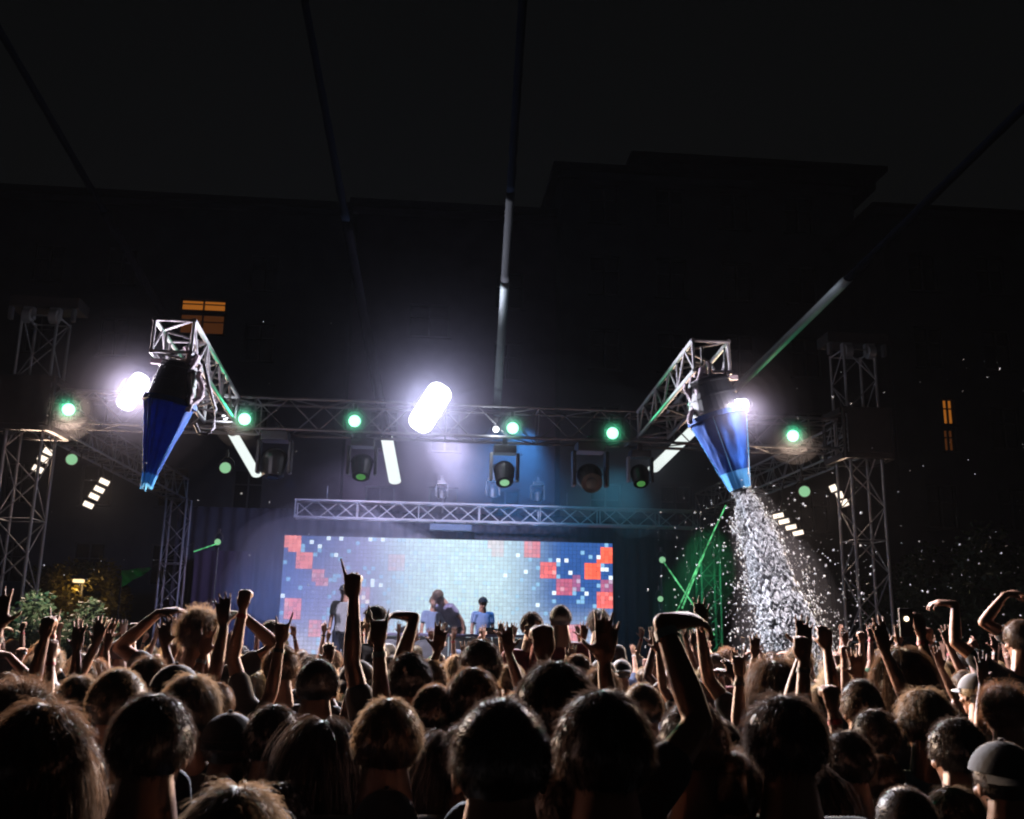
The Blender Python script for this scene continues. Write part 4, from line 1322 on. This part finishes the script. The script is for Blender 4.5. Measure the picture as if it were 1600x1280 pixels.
# ---------------------------------------------------------------- hair
HC = np.array([0, -.012, 1.660])
HRAD = np.array([.083, .102, .094])
def hair(style, seed):
    """Cap of hair following the skull plus many fine strands."""
    rs = np.random.RandomState(seed)
    cfg = {  # n, length, segments, gravity, outward start, curl, cap lift, low limit of the roots
        'cropped': (2600, .012, 2, .1, .6, .3, .003, -.35), 'short': (3600, .028, 3, .4, .28, .4, .007, -.5),
        'shaggy': (3800, .058, 4, .8, .32, .8, .011, -.6), 'curly': (4200, .070, 6, .2, .5, 2.0, .015, -.6),
        'long': (3600, .34, 8, 1.6, .25, .25, .012, -.45), 'wavy': (3800, .30, 8, 1.2, .3, .7, .014, -.5),
        'bun': (2200, .05, 3, -.6, .1, .15, .005, -.6), 'ponytail': (2200, .05, 3, -.2, .1, .15, .006, -.6)}[style]
    n, L, seg, grav, outw, curl, lift, low = cfg
    bm = bmesh.new()
    bmesh.ops.create_icosphere(bm, subdivisions=4, radius=1)
    lump = {'shaggy': .09, 'curly': .13, 'wavy': .07, 'short': .05}.get(style, .025)
    for v in bm.verts:
        u = v.co.copy()
        nz = 1 + lump * noise.noise(u * (3.2 if style != 'curly' else 5) + Vector((seed, 0, 0))) + lump * .5 * noise.noise(u * 9)
        r = (HRAD + lift * 1.2) * nz
        v.co = Vector((HC[0] + u.x * r[0], HC[1] + u.y * r[1], HC[2] + u.z * r[2] - (0.02 if style in ('long', 'wavy') and u.z < -.2 else 0)))
        if style in ('long', 'wavy') and u.z < 0 and u.y < .45:
            v.co.z -= (-u.z) * .13; v.co.x *= 1 + .10 * (-u.z)
    dead = []
    for f in bm.faces:
        c = f.calc_center_median()
        u = ((c.x - HC[0]) / HRAD[0], (c.y - HC[1]) / HRAD[1], (c.z - HC[2]) / HRAD[2])
        if u[1] > .28 and u[2] < .5 and u[1] + (u[2] - .5) * -0.6 > .55: dead.append(f)
        elif u[2] < (-.74 if style in ('cropped', 'short', 'bun', 'ponytail') else -.85) and style not in ('long', 'wavy'): dead.append(f)
        elif abs(u[0]) > .8 and u[2] < -.25 and u[1] > -.25 and style in ('cropped', 'short', 'bun', 'ponytail'): dead.append(f)
    bmesh.ops.delete(bm, geom=dead, context='FACES')
    capv = [v.co[:] for v in bm.verts]
    bm.verts.index_update()
    capf = [tuple(v.index for v in f.verts) for f in bm.faces]
    bm.free()
    # strands
    u = rs.normal(size=(n * 3, 3)); u /= np.linalg.norm(u, axis=1)[:, None]
    ok = (u[:, 2] > low) & ~((u[:, 1] > .35) & (u[:, 2] < .45)) & ~((np.abs(u[:, 0]) > .75) & (u[:, 2] < -.2) & (u[:, 1] > -.2))
    u = u[ok][:n]
    n = len(u)
    p = HC + u * (HRAD + lift)
    nrm = u / HRAD; nrm /= np.linalg.norm(nrm, axis=1)[:, None]
    down = np.array([0, -.15, -1.0])
    side = np.stack([np.sign(u[:, 0]) * .5, -.5 * np.ones(n), np.zeros(n)], 1)
    tang = down + side * (u[:, 2:3] > .4) * 1.2
    if style in ('bun', 'ponytail'): tang = np.array([0, -.08, 1.73 if style == 'bun' else 1.68]) - p
    tang = tang - nrm * (tang * nrm).sum(1)[:, None]
    tang /= np.linalg.norm(tang, axis=1)[:, None] + 1e-6
    # strands share their wave in locks
    lock = rs.randint(0, 160, n)
    lockdir = rs.normal(size=(160, 3))
    d = nrm * outw + tang * (1 - outw * .5) + lockdir[lock] * .16 * curl + rs.normal(size=(n, 3)) * .13
    d /= np.linalg.norm(d, axis=1)[:, None]
    ln = L * rs.uniform(.55, 1.15, n)[:, None] / seg
    P_ = [p]
    ph = rs.uniform(0, 6.28, 160)[lock]
    for k in range(seg):
        q_ = P_[-1] + d * ln
        rel = (q_ - HC) / (HRAD + lift * .9)
        rr = np.linalg.norm(rel, axis=1)
        ins = rr < 1.03
        q_[ins] = HC + (rel[ins] / rr[ins][:, None]) * 1.03 * (HRAD + lift * .9)
        low_ = q_[:, 2] < 1.50
        if style in ('long', 'wavy'):       # keep off neck and shoulders
            rad = np.hypot(q_[:, 0] / .12, (q_[:, 1] + .02) / .10)
            m_ = low_ & (rad < 1)
            q_[m_, 0] /= rad[m_] + 1e-3; q_[m_, 1] = -.02 + (q_[m_, 1] + .02) / (rad[m_] + 1e-3)
        P_.append(q_)
        d = d + np.array([0, 0, -1.0]) * grav * .45 + rs.normal(size=(n, 3)) * .06 * (1 + curl) + \
            curl * .38 * np.stack([np.sin(ph + k * 1.9), np.cos(ph * 1.7 + k * 2.1), np.sin(ph * 2.3 + k * 1.4)], 1)
        d /= np.linalg.norm(d, axis=1)[:, None]
    wv = rs.normal(size=(n, 3))
    V, F = [], []
    base = len(capv)
    W0 = .0017
    A_, Bv = [], []
    for k, q_ in enumerate(P_):
        dirn = (P_[min(k + 1, seg)] - P_[max(k - 1, 0)])
        sd = np.cross(dirn, wv); sd /= np.linalg.norm(sd, axis=1)[:, None] + 1e-9
        wd = W0 * (1 - .75 * k / seg)
        A_.append(q_ - sd * wd / 2); Bv.append(q_ + sd * wd / 2)
    allv = np.concatenate(A_ + Bv)
    m = seg + 1
    idx = np.arange(n)
    for k in range(seg):
        a, b, c, e_ = k * n + idx, (k + 1) * n + idx, (m + k + 1) * n + idx, (m + k) * n + idx
        F.append(np.stack([a, b, c, e_], 1) + base)
    F = np.concatenate(F)
    verts = capv + allv.tolist()
    faces = capf + F.tolist()
    if style in ('bun', 'ponytail'):
        b = bmesh.new()
        if style == 'bun':
            bmesh.ops.create_icosphere(b, subdivisions=3, radius=.042, matrix=TR((0, -.055, 1.775), None, (1, 1, .85)))
            for v in b.verts: v.co += Vector((0, 0, 1)) * .006 * noise.noise(v.co * 60)
        else:
            add_tube(b, [(0, -.10, 1.70), (0, -.15, 1.71), (0, -.18, 1.66), (.01, -.175, 1.56), (.0, -.15, 1.46), (0, -.14, 1.40)], .024, 10)
        b.verts.index_update()
        n0 = len(verts)
        verts += [v.co[:] for v in b.verts]
        faces += [tuple(v.index + n0 for v in f.verts) for f in b.faces]
        b.free()
    # hair narrows towards the nape, the crown sits a little back
    va_ = np.array(verts)
    if style not in ('long', 'wavy'):
        f_ = np.clip((1.655 - va_[:, 2]) / .10, 0, 1.4) ** 1.3
        va_[:, 0] *= 1 - (.26 if style not in ('curly', 'shaggy') else .16) * f_
        va_[:, 1] += np.where(va_[:, 1] < 0, .034 * f_, 0)
    va_[:, 2] += np.clip(va_[:, 2] - 1.66, 0, 1) * .10
    va_[:, 0] *= 1 - .04 * np.clip((va_[:, 2] - 1.70) / .06, 0, 1)
    verts = va_.tolist()
    me = bpy.data.meshes.new('hair')
    me.from_pydata(verts, [], faces)
    mi = np.ones(len(faces), np.int32)
    mi[:len(capf)] = 0
    mi[len(capf) + len(F):] = 0
    me.polygons.foreach_set('use_smooth', [True] * len(me.polygons))
    me.materials.append(HAIRM['brown']); me.materials.append(STRANDM['brown'])
    me.polygons.foreach_set('material_index', mi)
    return me
for k_ in list(HAIRM):
    c_ = HAIRM[k_].node_tree.nodes['Mix'].inputs
    base = [(a + b) / 2 for a, b in zip(c_[6].default_value, c_[7].default_value)][:3]
    STRANDM[k_] = mat('strands_' + k_, [min(.7, v * 1.1) for v in base], 0.4, 0, 0.3, 30, 0, transl=0.42, spec=0.5)
HAIR = {s: [hair(s, 11 + i * 7 + 50 * j) for j in range(2)] for i, s in enumerate(('cropped', 'short', 'shaggy', 'curly', 'long', 'wavy', 'bun', 'ponytail'))}

def cap_mesh():
    bm = bmesh.new()
    bmesh.ops.create_uvsphere(bm, u_segments=32, v_segments=16, radius=1, matrix=TR(HC, None, HRAD + .016))
    bmesh.ops.delete(bm, geom=[v for v in bm.verts if v.co.z < 1.672], context='VERTS')
    add_cyl(bm, (0, -.012, 1.768), (0, -.012, 1.778), .008, n=8)
    n = 14
    for sgn, th in ((1, 0), ):
        up, dn = [], []
        for i in range(n + 1):
            a = R(25 + 130 * i / n)
            x, y = math.cos(a), math.sin(a)
            p0 = Vector((x * .094, -.012 + y * .112, 1.680))
            p1 = Vector((x * .094, -.012 + y * .112 + .075 * math.sin(PI * i / n) ** .6, 1.668 - .012 * abs(x)))
            up.append((bm.verts.new(p0), bm.verts.new(p1)))
            dn.append((bm.verts.new(p0 - Vector((0, 0, .004))), bm.verts.new(p1 - Vector((0, 0, .004)))))
        for i in range(n):
            bm.faces.new((up[i][0], up[i][1], up[i + 1][1], up[i + 1][0]))
            bm.faces.new((dn[i + 1][0], dn[i + 1][1], dn[i][1], dn[i][0]))
            bm.faces.new((up[i][1], dn[i][1], dn[i + 1][1], up[i + 1][1]))
    return to_mesh(bm, 'cap', True)
CAPM = cap_mesh()
# sunglasses worn on the face
bm = bmesh.new()
for s in (-1, 1):
    add_box(bm, (s * .032, .103, 1.645), (.052, .006, .034), None, .006)
    add_box(bm, (s * .074, .05, 1.652), (.004, .10, .006))
add_box(bm, (0, .106, 1.652), (.014, .005, .006))
GLASSES = to_mesh(bm, 'sunglasses')

HAIR_WORD = {'cropped': 'cropped {} hair', 'short': 'short {} hair', 'shaggy': 'shaggy {} hair', 'curly': 'curly {} hair', 'long': 'long straight {} hair', 'wavy': 'long wavy {} hair',
             'bun': '{} hair tied in a bun', 'ponytail': '{} ponytail', 'cap': 'a baseball cap'}
PEOPLE = []
rp = random.Random(21)
def person(x, y, s, style='short', tone='brown', pose='still', shirt='black', yaw=0.0, mirror=False, floor=0.0, skin=1, backcap=False, label=None, group='people in the crowd', bend=0.0, extra=None, lean=0.0):
    root = empty('person', (x, y, floor), yaw, label, 'person', group)
    sx = -s if mirror else s
    root.scale = (sx, s, s)
    if lean: root.rotation_euler.y = lean
    key = pose + ('_bent' if bend else '')
    Mb = Matrix.Identity(4)
    if bend: Mb = Matrix.Translation((0, 0, .95)) @ Matrix.Rotation(-bend, 4, 'X') @ Matrix.Translation((0, 0, -.95))
    link('body', BODY[key], SKINS[skin], root)
    st = 'cropped' if style == 'cap' else style
    ho = link('hair', HAIR[st][rp.randrange(2)], None, root, Mb)
    for i_, mm_ in enumerate((HAIRM[tone], STRANDM[tone])):
        ho.material_slots[i_].link = 'OBJECT'
        ho.material_slots[i_].material = mm_
    if style == 'cap':
        link('cap', CAPM, CLOTH[shirt if shirt in ('black', 'navy', 'grey') else 'black'], root, Mb @ (Matrix.Translation((0, -.024, 0)) @ Matrix.Rotation(PI, 4, 'Z') if backcap else Matrix.Identity(4)))
    link('shirt', SHIRT[key], CLOTH[shirt], root)
    link('trousers', PANTS['x'], DENIM, root)
    link('shoes', SHOES, SHOE, root)
    if extra == 'glasses': link('sunglasses', GLASSES, DARKGLASS, root)
    PEOPLE.append(dict(o=root, x=x, y=y, s=s, style=style, tone=tone, pose=pose, shirt=shirt, top=Vector((x, y, floor + 1.765 * s)), label=label))
    return root

# ---------------------------------------------------------------- performers on the stage
SG = 'performers on the stage'
def on_stage(px, py, Y, **k):
    p = at(px, py, Y)
    s = (p.z - STAGE_H) / 1.775
    return person(p.x, Y, min(1.08, max(.85, s)), floor=p.z - 1.775 * min(1.08, max(.85, s)) , group=SG, **k)
performers = []
def perf(px, py, Y, label, riser=None, **k):
    p = at(px, py, Y)
    fl = STAGE_H
    s = (p.z - fl) / 1.775
    if s > 1.05:
        s = 1.0
        fl = p.z - 1.775
        r_ = empty('stage_riser', (p.x, Y, STAGE_H), 0, 'small black riser under the performer ' + riser, 'riser')
        box_part('riser_top', (0, 0, (fl - STAGE_H) - .03), (1.0, 1.0, .06), DECK, r_)
        for a in (-1, 1):
            for b in (-1, 1): box_part('riser_leg', (a * .44, b * .44, (fl - STAGE_H - .06) / 2), (.06, .06, fl - STAGE_H - .06), BLACKMETAL, r_)
    return person(p.x, Y, max(.9, s), floor=fl, label=label, group=SG, **k)
perf(539, 912, 17.6, 'performer in white shirt and cap, standing tallest on the stage', 'in the white shirt', style='cap', pose='still', shirt='white', yaw=PI * .9, skin=0)
perf(678, 950, 17.9, 'performer in pale blue shirt at the middle of the deck', 'at the decks', style='short', pose='still', shirt='pale blue', yaw=PI, skin=0)
perf(755, 942, 18.0, 'slim performer in pale blue shirt and cap beside the hunched one', 'in the cap', style='cap', pose='still', shirt='pale blue', yaw=PI * 1.1, skin=0)
p = at(716, 966, 17.9)
person(p.x, 17.9, 1.0, 'short', 'brown', 'still', 'lilac', PI * .7, False, STAGE_H + .1, 0, label='performer in a lilac top hunched over the music desk', group=SG, bend=.75)
# music desk
dk = empty('music_desk', (at(700, 1000, 17.25).x, 17.25, STAGE_H), 0, 'white fronted music desk on the stage with players and a mixer on it', 'desk')
box_part('desk_top', (0, 0, .9), (3.0, .7, .05), CLOTH['lilac'], dk, None, .01)
for i in range(4): box_part('front_panel', ((i - 1.5) * .745, -.33, .44), (.735, .02, .86), CLOTH['white'], dk, None, .004)
for sx in (-1, 1): box_part('leg', (sx * 1.46, .3, .44), (.05, .05, .87), BLACKMETAL, dk)
for sx, nm in ((-.7, 'player'), (0, 'mixer'), (.7, 'player')):
    o = empty('media_player' if nm == 'player' else 'audio_mixer', (dk.location.x + sx, 17.25, STAGE_H + .925), 0,
              {-.7: 'black disc player on the music desk nearer the white shirted performer', 0: 'black audio mixer between the two disc players', .7: 'black disc player on the music desk nearer the capped slim performer'}[sx], nm,)
    box_part('case', (0, 0, .05), (.34, .36, .1), BLACK, o, None, .01)
    disc('jog_wheel' if nm == 'player' else 'knob', (0, -.03, .101), .1 if nm == 'player' else .03, BLACKMETAL, o, Vector((0, 0, 1)), .015)

# ---------------------------------------------------------------- crowd: the people that can be told apart
# head entries: centre x, top y, head width in the photograph
def head(px, py, wpx, style='short', tone='brown', pose='still', shirt='black', yaw=0.0, mirror=False, skin=1, floor=None, **k):
    vol = {'cropped': .180, 'short': .200, 'shaggy': .225, 'curly': .25, 'long': .215, 'wavy': .24, 'bun': .18, 'ponytail': .185, 'cap': .205}[style]
    Y = vol * FPX / wpx
    p = at(px, py, Y)
    ht = {'cropped': 1.765, 'short': 1.775, 'shaggy': 1.795, 'curly': 1.815, 'long': 1.772, 'wavy': 1.785, 'bun': 1.81, 'ponytail': 1.765, 'cap': 1.78}[style]
    s = p.z / ht
    fl = 0.0
    if s > 1.1 or s < .84:
        s2 = min(1.1, max(.84, s))
        fl = p.z - ht * s2
        s = s2
    return person(p.x + .0, Y, s, style, tone, pose, shirt, yaw, mirror, fl, skin, **k)
R0 = dict
head(60, 1143, 140, 'long', 'brown')
head(185, 1228, 112, 'short', 'black')
head(245, 1082, 128, 'short', 'black', shirt='navy')
head(74, 1086, 150, 'shaggy', 'brown', shirt='dark red')
head(40, 1052, 125, 'curly', 'brown')
head(190, 1046, 84, 'cropped', 'fair')
head(303, 1048, 92, 'shaggy', 'fair')
head(362, 1108, 92, 'cap', 'brown', backcap=True)
head(396, 1163, 88, 'short', 'brown')
head(372, 1212, 180, 'shaggy', 'fair')
head(505, 1128, 110, 'long', 'black')
head(608, 1090, 112, 'short', 'fair', skin=0)
head(668, 1112, 70, 'short', 'brown')
head(605, 1226, 118, 'cap', 'brown', shirt='grey', backcap=True)
head(498, 1030, 64, 'cropped', 'black')
head(560, 1028, 62, 'cap', 'black', backcap=True)
head(674, 1030, 56, 'short', 'fair')
head(680, 1070, 74, 'cropped', 'chestnut')
head(738, 1042, 84, 'short', 'brown')
head(783, 1092, 150, 'cropped', 'black')
head(940, 1076, 156, 'short', 'black')
head(893, 1046, 58, 'bun', 'chestnut')
head(1003, 1068, 66, 'cropped', 'fair')
head(1080, 1094, 112, 'short', 'black', shirt='green')
head(1222, 1076, 132, 'shaggy', 'black')
head(1142, 1176, 104, 'ponytail', 'brown')
head(1040, 1230, 72, 'cropped', 'fair')
head(1090, 1242, 96, 'short', 'fair')
head(1262, 1200, 104, 'long', 'black')
head(1372, 1178, 84, 'short', 'chestnut')
head(1440, 1070, 92, 'shaggy', 'fair', shirt='white')
head(1562, 1060, 84, 'curly', 'chestnut')
head(1560, 1152, 112, 'cap', 'black', shirt='black', backcap=True)
head(1488, 1222, 112, 'shaggy', 'fair')
head(1578, 1224, 100, 'long', 'chestnut')
head(1543, 1194, 66, 'cap', 'black', shirt='grey')
head(1342, 1062, 62, 'cropped', 'black')
head(1490, 1120, 96, 'short', 'black')
head(430, 1100, 92, 'short', 'black', shirt='black')
head(1320, 1140, 92, 'short', 'black')
head(1410, 1230, 104, 'cropped', 'black')
head(700, 1150, 110, 'long', 'black')
head(440, 1220, 112, 'short', 'black')
head(860, 1190, 150, 'short', 'black')
head(1000, 1150, 120, 'short', 'black')
head(120, 1150, 112, 'short', 'black')
head(800, 1036, 46, 'short', 'fair')
head(822, 1062, 50, 'shaggy', 'blond')
head(404, 1050, 54, 'wavy', 'blond', shirt='white')
head(432, 1014, 40, 'short', 'brown', yaw=.5)
# heads standing out against the screen: people standing on the front step
STEP_Y0, STEP_Y1 = 7.2, 9.6
def high_head(px, py, wpx, label, **k):
    return head(px, py, wpx, label=label, **k)
high_head(424, 969, 30, 'person with curly dark hair rising above the row beside the screen edge', style='short', tone='brown', yaw=.8, mirror=True)
high_head(586, 946, 34, 'person in profile with short dark hair against the screen beneath the white shirted performer', style='short', tone='black', yaw=.9, shirt='black')
high_head(831, 956, 34, 'person facing away from the stage with sunglasses against the bright screen', style='short', tone='black', yaw=PI * .96, skin=2, shirt='dark red', extra='glasses')
high_head(875, 946, 31, 'slim-necked person with cropped dark hair against the bright screen', style='cropped', tone='black', yaw=.2, skin=1, shirt='dark red')
high_head(935, 950, 35, 'person with shaggy black hair before the red squares of the screen', style='shaggy', tone='black', yaw=.1)

# raised arms: fingertip x, y in the photograph and distance
def reach(px, py, Y, pose, style='short', tone='brown', mirror=False, shirt='black', skin=1, yaw=0.0, **k):
    p = at(px, py, Y)
    t_ = TIPS[pose]
    s = p.z / t_.z
    fl = 0.0
    if not .88 < s < 1.1:
        s2 = min(1.1, max(.88, s)); fl = p.z - t_.z * s2; s = s2
    mx = -1 if mirror else 1
    off = Matrix.Rotation(yaw, 3, 'Z') @ Vector((mx * t_.x * s, t_.y * s, 0))
    return person(p.x - off.x, p.y - off.y, s, style, tone, pose, shirt, yaw, mirror, fl, skin, **k)
reach(533, 874, 4.3, 'point', 'short', 'black', True)
reach(576, 946, 3.9, 'horn', 'cropped', 'black', True)
reach(645, 964, 4.7, 'bent', 'short', 'black', True)
reach(458, 957, 5.0, 'horn', 'short', 'brown', False)
reach(352, 925, 5.2, 'wave', 'shaggy', 'brown', False, yaw=.3)
reach(378, 932, 5.6, 'fist', 'short', 'brown', True)
reach(250, 958, 6.0, 'arch', 'curly', 'fair', False)
reach(122, 968, 5.4, 'vee', 'bun', 'brown', False, skin=0)
reach(160, 962, 5.9, 'clap', 'ponytail', 'brown', True, skin=0)
reach(8, 918, 4.2, 'wave', 'short', 'black', False)
reach(72, 975, 5.0, 'fist', 'shaggy', 'fair', True)
reach(856, 995, 3.0, 'fist', 'short', 'black', False)
reach(943, 952, 3.1, 'wave', 'cropped', 'black', True)
reach(1040, 972, 2.5, 'bent', 'short', 'black', False)
reach(1092, 932, 5.2, 'wave', 'wavy', 'brown', True)
reach(1242, 1008, 3.9, 'fist', 'short', 'black', True)
reach(1372, 962, 4.5, 'clap', 'short', 'brown', False)
reach(1418, 964, 5.2, 'phone', 'long', 'brown', False)
reach(1490, 944, 6.5, 'bent', 'short', 'brown', True)
reach(1572, 930, 6.8, 'arch', 'short', 'chestnut', False)
reach(792, 972, 5.4, 'clap', 'short', 'brown', False, skin=2)
reach(1165, 1008, 4.6, 'horn', 'shaggy', 'brown', False)
reach(1330, 1012, 4.9, 'vee', 'short', 'fair', False)
reach(1300, 1085, 3.6, 'fist', 'short', 'black', False)
reach(725, 1000, 6.2, 'vee', 'ponytail', 'fair', False)

# the packed rows in between
taken = [(q_['x'], q_['y']) for q_ in PEOPLE]
def px_head(x, y): return pix((x, y, 1.72))
PR = [('still', 9), ('wave', 2), ('vee', 2), ('fist', 2), ('clap', 2), ('phone', 1), ('horn', 1), ('bent', 1), ('arch', 1), ('point', 1), ('wave_wide', 2), ('fist_high', 1), ('vee_high', 1), ('reach_out', 2), ('snap', 2)]
PL = [k for k, n in PR for _ in range(n)]
count = 0
y = 2.3
row = 0
while y < 14.6:
    half = y * 0.58 + .5
    x = -half + y * math.tan(YAW) + rp.uniform(0, .5)
    while x < half + y * math.tan(YAW):
        xx, yy = x + rp.uniform(-.12, .12), y + rp.uniform(-.2, .2)
        x += (.56 + rp.uniform(0, .28)) * (1.0 if y < 9 else 1.25)
        if any((xx - a) ** 2 + (yy - b) ** 2 < .42 ** 2 for a, b in taken): continue
        hx, hy = px_head(xx, yy)
        if hx < -60 or hx > 1660: continue
        near = y < 5.2
        low_ = y < 4.1
        if low_ and (rp.random() < .25 or (hx > 640 and hx < 800 and y < 3)): continue
        pose = 'still' if low_ or near and rp.random() < .9 else rp.choice(PL)
        if 600 < hx < 790 and pose not in ('still',) and y < 9: pose = 'still'
        st = rp.choice(['short', 'short', 'cropped', 'shaggy', 'curly', 'long', 'wavy', 'bun', 'ponytail', 'cap', 'short'])
        tn = rp.choice(['black', 'brown', 'brown', 'chestnut', 'fair', 'blond'])
        taken.append((xx, yy))
        person(xx, yy, (rp.uniform(.86, .93) if low_ else rp.uniform(.88, 1.0)) if pose == 'still' else rp.uniform(.86, .97), st, tn, pose, rp.choice(['black', 'black', 'navy', 'dark red', 'grey', 'white', 'green']),
               rp.uniform(-.5, .5), rp.random() < .5, 0, rp.choice([0, 1, 1, 2]), backcap=rp.random() < .3)
        count += 1
    y += .72 if y < 9 else .95
    row += 1

# wristbands on some of the raised arms
bm = bmesh.new()
bmesh.ops.create_cone(bm, cap_ends=False, segments=20, radius1=.031, radius2=.029, depth=.022)
BAND = to_mesh(bm, 'wristband', True)
BANDM = [mat('band_white', (.7, .7, .68), .5), mat('band_black', (.02, .02, .02), .5), mat('band_red', (.4, .03, .03), .5)]
for i_, q_ in enumerate(PEOPLE):
    if q_['pose'] in ('still',) or q_['o'].get('group') != 'people in the crowd' or i_ % 2: continue
    sh, el, wr, Fd = arm_pts(1, POSES[q_['pose']][0][0], POSES[q_['pose']][0][1])
    link('wristband', BAND, BANDM[i_ // 2 % 3], q_['o'], TR(wr - Fd * .03, look_basis(Fd)))

# ---------------------------------------------------------------- a label that finds each person
SPOTS = [(-40, 'at the edge before the bush tower'), (70, 'before the mint-green bush'), (150, 'under the blinder by the bush'), (225, 'straight below the frayed blue cone'),
         (300, 'before the dark rear tower'), (370, 'before the blue haze'), (450, 'before the mauve curtain'), (520, 'below the white shirted performer'),
         (600, 'below the glowing upright bar'), (672, 'below the biggest strobe'), (740, 'below the slim capped performer'), (810, 'below the rimmed moving head'), (880, 'below the screen middle'),
         (950, 'below the screen end by the lasers'), (1030, 'below the two small green lamps'), (1100, 'under the crossing laser beams'), (1165, 'below the pouring cone mouth'), (1240, 'where the foam jet lands'),
         (1320, 'before the tower by the trees'), (1400, 'under the phone torch'), (1480, 'below the orange stair window'), (1560, 'before the dark trees'), (1640, 'at the edge past the trees')]
ROWS = [(2.0, 'nearest row'), (2.6, 'second row'), (3.3, 'third row'), (4.1, 'fourth row'), (5.0, 'fifth row'), (5.8, 'sixth row'), (6.6, 'seventh row'), (7.4, 'eighth row'), (8.3, 'ninth row'), (9.3, 'tenth row'), (10.4, 'eleventh row'), (11.6, 'twelfth row'), (12.8, 'thirteenth row'), (99, 'last row')]
SHORT_POSE = {'wave_wide': ', waving wide', 'fist_high': ', fist high', 'vee_high': ', hands high', 'reach_out': ', reaching out', 'snap': ', forearms up', 'still': '', 'point': ', pointing up', 'wave': ', waving', 'vee': ', both hands up', 'arch': ', arms over head', 'fist': ', fist up', 'horn': ', two fingers up', 'phone': ', filming', 'clap': ', clapping', 'bent': ', hand drooping'}
seen = set()
for q_ in PEOPLE:
    if q_['label']:
        seen.add(q_['label']); continue
    hx, hy = pix(q_['top'])
    spot = min(SPOTS, key=lambda s_: abs(s_[0] - hx))[1]
    rw = next(n_ for y_, n_ in ROWS if q_['y'] < y_)
    hw = HAIR_WORD[q_['style']].format({'fair': 'light brown', 'chestnut': 'reddish brown', 'blond': 'blond', 'brown': 'brown', 'black': 'black'}[q_['tone']])
    for lab in ('%s%s, %s %s' % (hw, SHORT_POSE[q_['pose']], rw, spot), '%s%s, %s top, %s %s' % (hw, SHORT_POSE[q_['pose']], q_['shirt'], rw, spot),
                '%s, %s top, %s %s' % (hw, q_['shirt'], rw, spot), 'taller one, %s, %s %s' % (hw, rw, spot), '%s top, %s %s' % (q_['shirt'], rw, spot)):
        if lab not in seen and len(lab.replace('-', 'x').split()) <= 16: break
    seen.add(lab)
    q_['o']['label'] = lab

# phone with its torch lit, held high beside the tower
ph = at(1417, 967, 5.0)
o = empty('phone', ph, 0, 'black phone held high with its torch shining warm toward the camera', 'phone')
box_part('case', (0, .012, -.02), (.075, .009, .15), BLACK, o, None, .004)
disc('torch', (.0, .006, .0), .012, PHONE_GLOW, o, Vector((0, -1, 0)), .004)
lamp('phone_torch_beam', 'SPOT', ph + Vector((0, -.02, 0)), 1.6, (1, .75, .5), None, CAM_POS, 120, 1, .02)
print('people', len(PEOPLE), 'objects', len(bpy.data.objects))
for ob in list(bpy.data.objects):
    if ob.type == 'LIGHT' and not ob.get('kind'): pass
